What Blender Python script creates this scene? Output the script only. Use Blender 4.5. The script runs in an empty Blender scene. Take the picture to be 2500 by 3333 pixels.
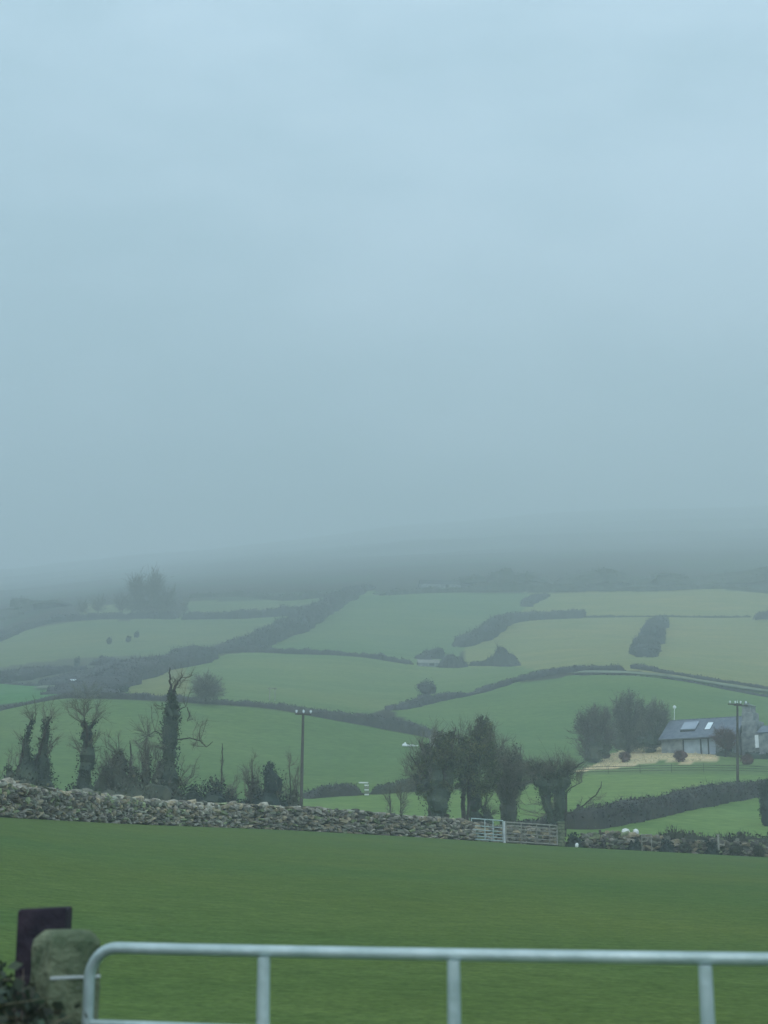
import bpy, math, random
import numpy as np

rng = np.random.default_rng(7)
random.seed(7)
scene = bpy.context.scene
COL = scene.collection
PI = math.pi

# ------------------------------------------------------------------ camera model
IW, IH, F = 1659.0, 2212.0, 3327.0
PITCH = math.atan((1900 - 1106) / F)
CAMZ = 1.6

def eslope(v):                       # dz/dy of the sight line through row v
    return np.tan(PITCH + np.arctan((1106 - np.asarray(v, float)) / F))

def P3(u, v, Y):                     # point on a sight line at depth Y
    b = (1106 - v) / F
    dy = math.cos(PITCH) - b * math.sin(PITCH)
    return np.array([(u - 829.5) / F / dy * Y, Y, CAMZ + float(eslope(v)) * Y])

# ------------------------------------------------------------------ terrain relief table
WALL_V = [(-400, 1738), (0, 1765), (300, 1781), (600, 1792), (900, 1808), (1200, 1828), (1659, 1852), (2100, 1872)]
WALL_Y = [(-400, 50), (0, 64), (300, 78), (600, 88), (900, 93), (1200, 98), (1659, 102), (2100, 104)]
RELIEF = [
 (112, [(0,1757),(400,1780),(650,1790),(900,1797),(1100,1800),(1250,1799),(1659,1822)]),
 (130, [(0,1732),(400,1747),(650,1754),(900,1760),(1100,1762),(1250,1752),(1450,1752),(1659,1762)]),
 (150, [(0,1690),(400,1712),(660,1723),(800,1717),(870,1712),(1100,1712),(1250,1708),(1450,1705),(1659,1714)]),
 (168, [(0,1650),(400,1670),(660,1690),(900,1685),(1100,1680),(1250,1668),(1450,1667),(1659,1668)]),
 (190, [(0,1600),(400,1615),(660,1640),(900,1640),(1100,1645),(1250,1652),(1450,1624),(1659,1626)]),
 (225, [(0,1532),(58,1521),(141,1508),(265,1511),(445,1522),(597,1534),(750,1559),(900,1587),(950,1597),(1100,1605),(1300,1600),(1450,1590),(1659,1590)]),
 (300, [(0,1485),(140,1490),(270,1480),(440,1460),(600,1475),(840,1500),(1000,1490),(1095,1477),(1245,1459),(1350,1452),(1450,1458),(1520,1471),(1659,1490)]),
 (380, [(0,1445),(176,1440),(440,1420),(540,1409),(711,1412),(783,1416),(891,1434),(1000,1441),(1115,1438),(1250,1420),(1400,1412),(1659,1435)]),
 (450, [(0,1405),(200,1390),(450,1385),(700,1370),(900,1385),(1003,1392),(1250,1375),(1659,1385)]),
 (530, [(0,1382),(70,1356),(174,1339),(378,1336),(668,1327),(850,1325),(1100,1335),(1250,1331),(1450,1331),(1659,1334)]),
 (620, [(0,1345),(100,1315),(300,1300),(560,1288),(780,1276),(850,1282),(1000,1278),(1130,1279),(1280,1277),(1450,1275),(1560,1272),(1659,1281)]),
 (800, [(0,1306),(300,1272),(560,1256),(850,1242),(1250,1228),(1659,1224)]),
 (1500,[(0,1272),(300,1240),(560,1218),(850,1194),(1250,1170),(1659,1160)]),
 (3000,[(0,1232),(300,1200),(560,1172),(850,1138),(1250,1104),(1659,1092)]),
]
UG = np.arange(-1200, 2901, 20.0)
LY = np.linspace(math.log(2.5), math.log(3000), 520)

def poly(pts, x):
    return np.interp(x, [p[0] for p in pts], [p[1] for p in pts])

def gsmooth(a, sig):
    k = np.exp(-0.5 * (np.arange(-12, 13) / sig) ** 2); k /= k.sum()
    ap = np.concatenate([np.repeat(a[:1], 12), a, np.repeat(a[-1:], 12)])
    return np.convolve(ap, k, 'valid')

def pchip(x, y, q):
    h = np.diff(x); d = np.diff(y) / h
    m = np.zeros(len(x))
    for i in range(1, len(x) - 1):
        if d[i - 1] * d[i] > 0:
            w1, w2 = 2 * h[i] + h[i - 1], h[i] + 2 * h[i - 1]
            m[i] = (w1 + w2) / (w1 / d[i - 1] + w2 / d[i])
    m[0], m[-1] = d[0], d[-1]
    i = np.clip(np.searchsorted(x, q) - 1, 0, len(x) - 2)
    t = (q - x[i]) / h[i]
    return ((1 + 2 * t) * (1 - t) ** 2 * y[i] + t * (1 - t) ** 2 * h[i] * m[i]
            + t * t * (3 - 2 * t) * y[i + 1] + t * t * (t - 1) * h[i] * m[i + 1])

wallv = gsmooth(poly(WALL_V, UG), 2.5); wally = gsmooth(poly(WALL_Y, UG), 2.5)
rel = [(Y, gsmooth(poly(p, UG), 2.2)) for Y, p in RELIEF]
ET = np.zeros((len(UG), len(LY)))
for i, u in enumerate(UG):
    Yw = wally[i]; zw = CAMZ + eslope(wallv[i]) * Yw
    ks, es = [], []
    for Y, z in ((2.5, 0.0), (5.0, 0.03), (7, 0.1)):
        ks.append(Y); es.append((z - CAMZ) / Y)
    for fr in (0.08, 0.2, 0.4, 0.6, 0.8):
        Y = 7 + (Yw - 7) * fr; z = 0.1 + (zw - 0.1) * (fr ** 1.05)
        ks.append(Y); es.append((z - CAMZ) / Y)
    ks.append(Yw); es.append(float(eslope(wallv[i])))
    z2 = zw + 0.05
    ks.append(Yw + 5); es.append((z2 - CAMZ) / (Yw + 5))
    for Y, v in rel:
        ks.append(Y); es.append(float(eslope(v[i])))
    ET[i] = pchip(np.log(ks), np.array(es), LY)

def E(u, Y):
    u = np.clip(np.asarray(u, float), UG[0], UG[-1] - 1e-6); l = np.clip(np.log(np.maximum(Y, 2.6)), LY[0], LY[-1] - 1e-9)
    a = (u - UG[0]) / 20.0; i = np.clip(a.astype(int), 0, len(UG) - 2); fa = a - i
    b = (l - LY[0]) / (LY[1] - LY[0]); j = np.clip(b.astype(int), 0, len(LY) - 2); fb = b - j
    return (ET[i, j] * (1 - fa) * (1 - fb) + ET[i + 1, j] * fa * (1 - fb) + ET[i, j + 1] * (1 - fa) * fb + ET[i + 1, j + 1] * fa * fb)

def ground(X, Y):
    X = np.asarray(X, float); Y = np.asarray(Y, float)
    Yc = np.maximum(Y, 2.6); Z = np.full(np.broadcast(X, Y).shape, 2.0); u = None
    for _ in range(5):
        u = 829.5 + F * X / (Yc * math.cos(PITCH) + (Z - CAMZ) * math.sin(PITCH))
        Z = CAMZ + E(u, Yc) * Yc
    return np.where(Y < 2.6, 0.0, Z), u

def gz(x, y): return float(ground(np.array([x]), np.array([y]))[0][0])

def GP(u, Y):                         # ground point in column u at depth Y
    e = float(E(np.array([u]), np.array([Y]))[0])
    dy = math.cos(PITCH) - math.tan(math.atan(e) - PITCH) * math.sin(PITCH)
    return np.array([(u - 829.5) / F / dy * Y, Y, CAMZ + e * Y])

def G(u, v, ymin=106.0):              # ground point seen at (u, v) beyond the wall
    Y = np.linspace(ymin, 1690, 3000)
    e = E(np.full_like(Y, u), Y); t = float(eslope(v))
    k = np.argmax(e >= t)
    if e[k] < t: k = len(Y) - 1
    return GP(u, Y[k])

# ------------------------------------------------------------------ helpers
def vnoise(p, s, seed=0):
    p = np.asarray(p, float) / s + seed * 17.31
    i = np.floor(p).astype(np.int64); f = p - i; f = f * f * (3 - 2 * f)
    def h(ix, iy, iz):
        n = (ix * 374761393 + iy * 668265263 + iz * 2147483647 + seed * 1013) & 0xffffffff
        n = ((n ^ (n >> 13)) * 1274126177) & 0xffffffff
        return ((n ^ (n >> 16)) & 0xffff) / 65535.0
    r = 0
    for a in (0, 1):
        for b in (0, 1):
            for c in (0, 1):
                w = (f[..., 0] if a else 1 - f[..., 0]) * (f[..., 1] if b else 1 - f[..., 1]) * (f[..., 2] if c else 1 - f[..., 2])
                r = r + w * h(i[..., 0] + a, i[..., 1] + b, i[..., 2] + c)
    return r * 2 - 1

class MB:
    def __init__(s): s.v = []; s.f3 = []; s.f4 = []; s.n = 0; s.c = []
    def add(s, v, f, col=None):
        v = np.asarray(v, float).reshape(-1, 3); f = np.asarray(f, int)
        if len(v) == 0: return
        (s.f3 if f.shape[1] == 3 else s.f4).append(f + s.n)
        s.v.append(v); s.n += len(v)
        s.c.append(np.ones((len(v), 3)) * (1 if col is None else col))
    def build(s, name, mat, parent=None, smooth=False, origin=None, colors=True):
        me = bpy.data.meshes.new(name)
        v = np.concatenate(s.v)
        o = np.zeros(3) if origin is None else np.asarray(origin, float)
        v = v - o
        f3 = np.concatenate(s.f3) if s.f3 else np.zeros((0, 3), int)
        f4 = np.concatenate(s.f4) if s.f4 else np.zeros((0, 4), int)
        me.vertices.add(len(v)); me.vertices.foreach_set('co', v.ravel())
        nl = f3.size + f4.size; npoly = len(f3) + len(f4)
        me.loops.add(nl); me.polygons.add(npoly)
        me.loops.foreach_set('vertex_index', np.concatenate([f3.ravel(), f4.ravel()]).astype(np.int32))
        st = np.concatenate([np.arange(len(f3)) * 3, f3.size + np.arange(len(f4)) * 4]).astype(np.int32)
        me.polygons.foreach_set('loop_start', st)
        me.polygons.foreach_set('use_smooth', np.full(npoly, smooth))
        if colors:
            c = np.concatenate(s.c); a = me.color_attributes.new('tone', 'FLOAT_COLOR', 'POINT')
            a.data.foreach_set('color', np.hstack([c, np.ones((len(c), 1))]).ravel())
        me.update(calc_edges=True); me.validate()
        me.materials.append(mat)
        ob = bpy.data.objects.new(name, me); COL.objects.link(ob)
        if parent is not None: ob.parent = parent
        elif origin is not None: ob.location = o
        return ob

def box(mb, c, sz, R=None, col=None, bev=0.0):
    sx, sy, sz_ = np.asarray(sz) / 2
    if bev > 0:
        b = min(bev, sx * .9, sy * .9, sz_ * .9); V = []
        for z, k in ((-sz_, 1), (-sz_ + b, 0), (sz_ - b, 0), (sz_, 1)):
            x, y = sx - b * k, sy - b * k
            for px, py in ((x - b*(1-k), -y), (x, -y + b*(1-k)), (x, y - b*(1-k)), (x - b*(1-k), y), (-x + b*(1-k), y), (-x, y - b*(1-k)), (-x, -y + b*(1-k)), (-x + b*(1-k), -y)):
                V.append((px, py, z))
        V = np.array(V); Fq = []
        for r in range(3):
            for i in range(8):
                j = (i + 1) % 8; Fq.append((r*8+i, r*8+j, r*8+8+j, r*8+8+i))
        for r in (0, 24):
            Fq += [(r, r+1, r+2, r+3), (r, r+3, r+4, r+7), (r+7, r+4, r+5, r+6)]
        Fq = np.array(Fq)
    else:
        V = np.array([[x, y, z] for z in (-sz_, sz_) for x, y in ((-sx, -sy), (sx, -sy), (sx, sy), (-sx, sy))])
        Fq = np.array([(3,2,1,0),(4,5,6,7),(0,1,5,4),(1,2,6,5),(2,3,7,6),(3,0,4,7)])
    if R is not None: V = V @ np.asarray(R).T
    mb.add(V + np.asarray(c), Fq, col)

def Rz(a): c, s = math.cos(a), math.sin(a); return np.array([[c, -s, 0], [s, c, 0], [0, 0, 1.0]])

def tube(mb, pts, rad, n=8, cap=True, jit=0, seed=0):
    pts = np.asarray(pts, float); rad = np.broadcast_to(rad, (len(pts),)).astype(float)
    d = np.gradient(pts, axis=0); d /= np.linalg.norm(d, axis=1)[:, None] + 1e-9
    ref = np.array([0, 0, 1.0]) if abs(d[0][2]) < .8 else np.array([0, 1.0, 0])
    a = np.cross(d, ref); a /= np.linalg.norm(a, axis=1)[:, None] + 1e-9; b = np.cross(a, d)
    t = np.linspace(0, 2 * PI, n, endpoint=False)
    V = pts[:, None] + rad[:, None, None] * (np.cos(t)[None, :, None] * a[:, None] + np.sin(t)[None, :, None] * b[:, None])
    if jit:
        nn = vnoise(V, max(rad.max() * 1.2, .05), seed)
        V = V + (V - pts[:, None]) * (nn * jit)[..., None]
    V = V.reshape(-1, 3); m = len(pts); Fq = []
    for i in range(m - 1):
        for k in range(n):
            Fq.append((i*n+k, i*n+(k+1) % n, (i+1)*n+(k+1) % n, (i+1)*n+k))
    mb.add(V, Fq)
    if cap:
        for i, e in ((0, 0), (m - 1, 1)):
            ring = V[i*n:(i+1)*n]; c = pts[i]
            f = [((k+1) % n, k, n) if e == 0 else (k, (k+1) % n, n) for k in range(n)]
            mb.add(np.vstack([ring, c]), f)

def spikes(mb, A, D, r):
    """thin tapering twigs: A start points, D vectors, r base radii"""
    n = len(A)
    if n == 0: return
    d = D / (np.linalg.norm(D, axis=1)[:, None] + 1e-9)
    q = rng.normal(size=(n, 3)); a = np.cross(d, q); a /= np.linalg.norm(a, axis=1)[:, None] + 1e-9; b = np.cross(d, a)
    r = np.broadcast_to(r, (n,))[:, None]
    V = np.stack([A + a * r, A + (-.5 * a + .87 * b) * r, A + (-.5 * a - .87 * b) * r, A + D], 1).reshape(-1, 3)
    k = np.arange(n)[:, None] * 4
    Fq = np.concatenate([k + [0, 1, 3], k + [1, 2, 3], k + [2, 0, 3]])
    mb.add(V, Fq, np.repeat(rng.uniform(.6, 1.5, n)[:, None] * np.ones(3), 4, 0))

def leaves(mb, C, s, flat=0.0):
    n = len(C)
    if n == 0: return
    a = rng.normal(size=(n, 3)); a /= np.linalg.norm(a, axis=1)[:, None]
    q = rng.normal(size=(n, 3)); b = np.cross(a, q); b /= np.linalg.norm(b, axis=1)[:, None]
    s = (np.broadcast_to(s, (n,)) * rng.uniform(.6, 1.3, n))[:, None]
    V = np.stack([C - a*s*.5, C + b*s*.35, C + a*s*.5, C - b*s*.35], 1).reshape(-1, 3)
    k = rng.uniform(.45, 1.6, n) * (1 + .35 * vnoise(C, 1.1, 4)); col = k[:, None] * (1 + rng.normal(size=(n, 3)) * [.10, .05, .08])
    mb.add(V, np.arange(n)[:, None] * 4 + [0, 1, 2, 3], np.repeat(np.clip(col, .2, 2.2), 4, 0))

def ico(sub=1):
    t = (1 + 5 ** .5) / 2
    v = [(-1,t,0),(1,t,0),(-1,-t,0),(1,-t,0),(0,-1,t),(0,1,t),(0,-1,-t),(0,1,-t),(t,0,-1),(t,0,1),(-t,0,-1),(-t,0,1)]
    f = [(0,11,5),(0,5,1),(0,1,7),(0,7,10),(0,10,11),(1,5,9),(5,11,4),(11,10,2),(10,7,6),(7,1,8),(3,9,4),(3,4,2),(3,2,6),(3,6,8),(3,8,9),(4,9,5),(2,4,11),(6,2,10),(8,6,7),(9,8,1)]
    v = [np.array(p) / np.linalg.norm(p) for p in v]
    for _ in range(sub):
        c = {}; nf = []
        def mid(a, b):
            k = (min(a, b), max(a, b))
            if k not in c:
                m = v[a] + v[b]; v.append(m / np.linalg.norm(m)); c[k] = len(v) - 1
            return c[k]
        for a, b, d in f:
            ab, bd, da = mid(a, b), mid(b, d), mid(d, a)
            nf += [(a, ab, da), (b, bd, ab), (d, da, bd), (ab, bd, da)]
        f = nf
    return np.array(v), np.array(f)
ICO1, ICO2, ICO3 = ico(1), ico(2), ico(3)

def blob(mb, c, r, amp=.25, s=None, seed=0, base=ICO3):
    V = base[0] * np.asarray(r); s = s or max(r) * .5
    nn = vnoise(V + np.asarray(c), s, seed) + .5 * vnoise(V + np.asarray(c), s * .4, seed + 1)
    mb.add(V * (1 + amp * nn)[:, None] + np.asarray(c), base[1])

# ------------------------------------------------------------------ materials
def newmat(name):
    m = bpy.data.materials.new(name); m.use_nodes = True
    nt = m.node_tree; return m, nt, nt.nodes['Principled BSDF']

def mat(name, c1, c2=None, scale=1.0, rough=.9, bump=0.0, bscale=None, metal=0.0, spec=.3, attr=False, detail=4):
    m, nt, b = newmat(name); N = nt.nodes; L = nt.links
    b.inputs['Roughness'].default_value = rough; b.inputs['Metallic'].default_value = metal
    b.inputs['Specular IOR Level'].default_value = spec
    c2 = c2 or c1
    tc = N.new('ShaderNodeTexCoord')
    no = N.new('ShaderNodeTexNoise'); no.inputs['Scale'].default_value = scale; no.inputs['Detail'].default_value = detail
    L.new(tc.outputs['Object'], no.inputs['Vector'])
    rp = N.new('ShaderNodeValToRGB'); rp.color_ramp.elements[0].position = .35; rp.color_ramp.elements[1].position = .65
    rp.color_ramp.elements[0].color = (*c1, 1); rp.color_ramp.elements[1].color = (*c2, 1)
    L.new(no.outputs['Fac'], rp.inputs['Fac']); out = rp.outputs['Color']
    if attr:
        at = N.new('ShaderNodeAttribute'); at.attribute_name = 'tone'
        mx = N.new('ShaderNodeMix'); mx.data_type = 'RGBA'; mx.blend_type = 'MULTIPLY'; mx.inputs[0].default_value = 1
        L.new(out, mx.inputs[6]); L.new(at.outputs['Color'], mx.inputs[7]); out = mx.outputs[2]
    L.new(out, b.inputs['Base Color'])
    if bump:
        n2 = N.new('ShaderNodeTexNoise'); n2.inputs['Scale'].default_value = bscale or scale * 4; n2.inputs['Detail'].default_value = 6
        L.new(tc.outputs['Object'], n2.inputs['Vector'])
        bp = N.new('ShaderNodeBump'); bp.inputs['Strength'].default_value = bump; bp.inputs['Distance'].default_value = .05
        L.new(n2.outputs['Fac'], bp.inputs['Height']); L.new(bp.outputs['Normal'], b.inputs['Normal'])
    return m

def grassmat(name, attr, tints):
    """tints: list of (scale vec xyz, lowcol mult, highcol mult)"""
    m, nt, b = newmat(name); N = nt.nodes; L = nt.links
    b.inputs['Roughness'].default_value = 1.0; b.inputs['Specular IOR Level'].default_value = .08
    g = N.new('ShaderNodeNewGeometry')
    if attr:
        at = N.new('ShaderNodeAttribute'); at.attribute_name = 'tone'; out = at.outputs['Color']
    else:
        rgb = N.new('ShaderNodeRGB'); rgb.outputs[0].default_value = (*MEADOW, 1); out = rgb.outputs[0]
    for k, (sc, lo, hi, det) in enumerate(tints):
        mp = N.new('ShaderNodeMapping'); mp.inputs['Scale'].default_value = sc; mp.inputs['Location'].default_value = (k * 3.7, k * 1.3, 0)
        L.new(g.outputs['Position'], mp.inputs['Vector'])
        no = N.new('ShaderNodeTexNoise'); no.inputs['Scale'].default_value = 1; no.inputs['Detail'].default_value = det
        no.inputs['Roughness'].default_value = .6
        L.new(mp.outputs['Vector'], no.inputs['Vector'])
        rp = N.new('ShaderNodeValToRGB'); rp.color_ramp.elements[0].position = .3; rp.color_ramp.elements[1].position = .7
        rp.color_ramp.elements[0].color = (*lo, 1); rp.color_ramp.elements[1].color = (*hi, 1)
        L.new(no.outputs['Fac'], rp.inputs['Fac'])
        mx = N.new('ShaderNodeMix'); mx.data_type = 'RGBA'; mx.blend_type = 'MULTIPLY'; mx.inputs[0].default_value = 1
        L.new(out, mx.inputs[6]); L.new(rp.outputs['Color'], mx.inputs[7]); out = mx.outputs[2]
    L.new(out, b.inputs['Base Color'])
    n2 = N.new('ShaderNodeTexNoise'); n2.inputs['Scale'].default_value = 9; n2.inputs['Detail'].default_value = 5
    L.new(g.outputs['Position'], n2.inputs['Vector'])
    bp = N.new('ShaderNodeBump'); bp.inputs['Strength'].default_value = .5; bp.inputs['Distance'].default_value = .08
    L.new(n2.outputs['Fac'], bp.inputs['Height']); L.new(bp.outputs['Normal'], b.inputs['Normal'])
    return m

MEADOW = (0.084, 0.136, 0.038)
M = {
 'hedge': mat('hedge_winter_twigs', (.034, .037, .034), (.066, .064, .054), .5, attr=True),
 'hedge_far': mat('far_scrub', (.034, .038, .040), (.060, .058, .056), .12, attr=True),
 'hedge_green': mat('hedge_green_mix', (.034, .044, .028), (.066, .070, .044), .6, attr=True),
 'twig': mat('bare_twigs', (.10, .102, .074), (.16, .152, .11), 1.0, attr=True),
 'twig_brown': mat('brown_twigs', (.085, .072, .058), (.125, .105, .08), 1.0, attr=True),
 'bark': mat('bark', (.035, .034, .028), (.065, .060, .048), 3.0, bump=.4),
 'ivy': mat('ivy_leaves', (.024, .044, .032), (.055, .078, .044), 1.4, rough=.6, attr=True),
 'ivy_dark': mat('evergreen_leaves', (.016, .032, .028), (.034, .054, .038), 1.2, rough=.6, attr=True),
 'ivy_olive': mat('olive_ivy', (.046, .068, .030), (.125, .138, .060), .9, rough=.6, attr=True),
 'shrub': mat('scrub_leaves', (.050, .064, .044), (.092, .100, .064), 1.2, attr=True),
 'red_shrub': mat('red_shrub_twigs', (.085, .045, .042), (.13, .07, .06), 2.0, attr=True),
 'stone': mat('field_stone', (.175, .162, .13), (.285, .262, .208), 5.0, rough=.95, bump=.5, bscale=18, attr=True),
 'stone_dark': mat('wall_core_dark', (.010, .013, .011), (.022, .026, .02), 2.0),  # near-black core, darkens the gaps between the stones
 'house_stone': mat('house_stone', (.13, .145, .15), (.29, .30, .285), 1.6, bump=.6, bscale=5),
 'slate': mat('roof_slate', (.10, .12, .155), (.155, .175, .21), 1.8, rough=.5, bump=.15, bscale=9),
 'panel_dark': mat('dark_timber_frame', (.03, .035, .04), (.05, .055, .06), 3),
 'boards': mat('pale_grey_boards', (.25, .30, .33), (.40, .46, .49), .9, rough=.6),
 'solar': mat('solar_glass', (.26, .30, .36), (.31, .35, .41), .7, rough=.25, spec=.6),
 'skylight': mat('skylight_glass', (.75, .82, .84), (.85, .9, .92), .7, rough=.15, spec=.8),
 'white': mat('white_paint', (.72, .74, .72), (.82, .83, .8), 2, rough=.5),
 'galv': mat('galvanised_steel', (.34, .43, .41), (.50, .59, .57), 5.0, rough=.36, metal=.3, bump=.1, bscale=30, spec=.5),
 'galv_old': mat('weathered_steel', (.38, .42, .42), (.55, .58, .56), 3.0, rough=.6, metal=.2),
 'wood_grey': mat('weathered_wood', (.18, .18, .15), (.32, .31, .26), 4.0, bump=.3),
 'pole': mat('creosoted_pole', (.050, .045, .036), (.085, .075, .06), 2.0),
 'sleeper': mat('tarred_timber', (.012, .010, .018), (.035, .022, .032), 6.0, rough=.8, bump=.6, bscale=14),
 'gatepost': mat('mossy_stone_post', (.075, .105, .055), (.19, .215, .13), 6.0, rough=.95, bump=.8, bscale=22, detail=8),
 'gatepost_stain': mat('algae_stone', (.05, .075, .06), (.10, .125, .09), 5.0, bump=.6, bscale=20),
 'dead_grass': mat('dead_grass', (.13, .12, .07), (.26, .24, .15), 3.0),
 'bramble': mat('bramble_leaves', (.022, .04, .022), (.06, .075, .04), 5.0, rough=.6, attr=True),
 'cane': mat('bramble_canes', (.08, .06, .05), (.16, .12, .09), 6.0),
 'wool': mat('sheep_wool', (.66, .66, .60), (.82, .82, .77), 8.0, bump=.4),
 'face': mat('sheep_face', (.55, .53, .48), (.7, .68, .62), 8.0),
 'asphalt': mat('asphalt', (.045, .047, .05), (.06, .062, .065), 20, bump=.3),
 'track': mat('pale_stony_track', (.09, .12, .06), (.21, .235, .15), .18),
 'insul': mat('porcelain', (.7, .75, .75), None, 1, rough=.2),
 'roof_white': mat('pale_tin_roof', (.6, .66, .66), (.72, .76, .75), .8, rough=.5),
 'mound': mat('pale_cut_straw', (.42, .34, .20), (.66, .54, .34), .9, bump=.5, bscale=4, attr=True),
}

# ------------------------------------------------------------------ tagging
def tag(o, label=None, cat=None, group=None, kind=None):
    if label: o['label'] = label
    if cat: o['category'] = cat
    if group: o['group'] = group
    if kind: o['kind'] = kind
    return o
def thing(name, label, cat, loc, group=None):
    o = bpy.data.objects.new(name, None); COL.objects.link(o); o.location = [float(a) for a in loc]
    o.empty_display_size = .3
    return tag(o, label, cat, group)

# ------------------------------------------------------------------ terrain sheets
def inpoly(px, py, pts):
    r = np.zeros(px.shape, bool); n = len(pts)
    for i in range(n):
        x1, y1 = pts[i]; x2, y2 = pts[(i + 1) % n]
        if y1 == y2: continue
        c = ((y1 > py) != (y2 > py)) & (px < (x2 - x1) * (py - y1) / (y2 - y1) + x1)
        r ^= c
    return r

GREEN = np.array((.09, .165, .05)); YG = np.array((.225, .236, .080)); DEEP = np.array((.100, .172, .046))
MOOR = np.array((.042, .038, .028)); SCRUB = np.array((.075, .085, .055)); STRAW = np.array((.58, .45, .26))
FIELDS = [
 (DEEP, [(-900,1540),(0,1528),(141,1508),(265,1511),(445,1522),(597,1534),(750,1559),(950,1597),(1250,1640),(1250,1665),(1100,1690),(870,1712),(660,1723),(400,1760),(-900,1760)]),
 (np.array((.085,.155,.045)), [(640,1722),(870,1711),(1100,1705),(1240,1672),(1700,1672),(2600,1700),(2600,1900),(600,1900)]),
 (np.array((.075,.130,.046)), [(1240,1672),(1250,1640),(1420,1625),(2600,1625),(2600,1676)]),
 (DEEP * 1.04, [(860,1545),(838,1530),(930,1518),(1095,1478),(1245,1459),(1450,1458),(1659,1495),(2600,1560),(2600,1625),(1420,1625),(1250,1640),(950,1597)]),
 (np.array((.045,.135,.040)), [(-900,1470),(40,1474),(100,1484),(140,1500),(60,1520),(-900,1545)]),
 (SCRUB, [(-900,1465),(0,1420),(180,1415),(440,1405),(445,1425),(330,1442),(290,1470),(265,1492),(140,1508),(130,1492),(95,1484),(40,1476)]),
 (np.array((.078,.135,.045)), [(265,1492),(290,1468),(330,1442),(445,1420),(540,1409),(711,1412),(891,1434),(1115,1440),(1200,1452),(1095,1478),(930,1518),(838,1530),(750,1556),(597,1532),(445,1520),(265,1509)]),
 (np.array((.115,.140,.048)), [(265,1492),(290,1468),(330,1442),(400,1432),(410,1500),(340,1512)]),
 (np.array((.085,.128,.052)), [(-900,1400),(0,1382),(70,1356),(174,1339),(378,1336),(668,1327),(640,1362),(560,1392),(445,1412),(180,1420),(0,1440),(-900,1470)]),
 (np.array((.075,.130,.050)), [(445,1412),(560,1394),(640,1365),(780,1276),(850,1282),(1130,1279),(1165,1290),(1104,1343),(1048,1380),(1003,1395),(990,1441),(891,1434),(711,1412),(540,1409)]),
 (YG, [(1003,1395),(1048,1380),(1104,1343),(1165,1290),(1130,1279),(1280,1277),(1560,1272),(1659,1281),(2600,1330),(2600,1560),(1659,1489),(1520,1471),(1435,1454),(1347,1446),(1200,1452),(1115,1440),(1010,1441)]),
 (np.array((.115,.145,.070)), [(168,1334),(180,1305),(290,1305),(300,1332)]),
 (np.array((.085,.125,.055)), [(390,1335),(410,1300),(540,1296),(700,1288),(668,1327)]),
 (STRAW, [(1240,1668),(1285,1650),(1325,1630),(1355,1616),(1420,1608),(1480,1606),(1548,1620),(1548,1642),(1470,1648),(1432,1642),(1360,1656)]),
]
rows = np.concatenate([np.linspace(-45, 2, 12), np.geomspace(2.6, 3000, 440)])
cs = np.concatenate([-np.geomspace(1.5, .31, 36)[:-1], np.arange(-.31, .3101, .0028), np.geomspace(.31, 1.5, 36)[1:]])
Yg, Sg = np.meshgrid(rows, cs, indexing='ij')
Xg = Sg * (np.maximum(Yg, 0) + 25 * np.clip(1.2 - Yg / 100, 0.0, 1))
Zg, Ug = ground(Xg, Yg)
Vg = 1106 - F * np.tan(np.arctan((Zg - CAMZ) / np.maximum(Yg, 2.6)) - PITCH)
relief = vnoise(np.stack([Xg, Yg, Zg * 0], -1), 22, 3) * .25 * np.clip((Yg - 120) / 100, 0, 1) + (vnoise(np.stack([Xg, Yg, Zg * 0], -1), 170, 6) + .5 * vnoise(np.stack([Xg, Yg, Zg * 0], -1), 60, 8)) * 5 * np.clip((Yg - 850) / 900, 0, 1)
tone = np.ones(Yg.shape + (3,)) * MOOR
jit_u = Ug + 3 * vnoise(np.stack([Xg, Yg, 0*Xg], -1), 9, 5); jit_v = Vg + 2 * vnoise(np.stack([Xg, Yg, 0*Xg], -1), 7, 9)
for c, pl in FIELDS:
    if c is not YG and c is not STRAW and c is not SCRUB and c[1] < .16: c = c * 1.45 * np.array((1.16, 1, .98))
    k = inpoly(jit_u, jit_v, pl) & (Yg > 100)
    tone[k] = c
# greener patches of rough pasture on the moor
pn = vnoise(np.stack([Xg, Yg, 0*Xg], -1), 70, 11)
moor_mask = (Yg > 560) & (np.abs(tone - MOOR).sum(-1) < 1e-6)
tone[moor_mask & (pn > .15)] = (.036, .055, .030)
nr, nc = Yg.shape
wy = np.interp(Ug, UG, wally) + .45
idx = np.arange(nr * nc).reshape(nr, nc)
q = np.stack([idx[:-1, :-1], idx[:-1, 1:], idx[1:, 1:], idx[1:, :-1]], -1).reshape(-1, 4)
far = (Yg > wy).ravel()[q].all(1)
allv = np.stack([Xg, Yg, Zg + relief], -1).reshape(-1, 3)
MEADOW_M = grassmat('meadow_grass', False, [((.035, .05, .035), (.78, .92, .95), (1.26, 1.05, .88), 4), ((.3, .45, .5), (.88, .92, .88), (1.1, 1.06, 1.08), 6), ((2.2, 3.5, 3), (.78, .82, .76), (1.24, 1.18, 1.2), 6), ((11, 11, 11), (.7, .74, .68), (1.25, 1.22, 1.2), 4)])
HILL_M = grassmat('hill_grass', True, [((.014, .018, .012), (.80, .92, .92), (1.20, 1.05, 1.0), 4), ((.05, .11, .1), (.80, .88, .84), (1.18, 1.10, 1.14), 6), ((.8, 1.0, 1.2), (.76, .82, .76), (1.24, 1.16, 1.18), 6)])
for nm, sel, mt in (('meadow', ~far, MEADOW_M), ('hillside', far, HILL_M)):
    fs = q[sel]; used = np.unique(fs); remap = np.zeros(nr * nc, int); remap[used] = np.arange(len(used))
    mb = MB(); mb.add(allv[used], remap[fs], tone.reshape(-1, 3)[used])
    o = mb.build(nm, mt, smooth=True, colors=True); tag(o, kind='structure')
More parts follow.
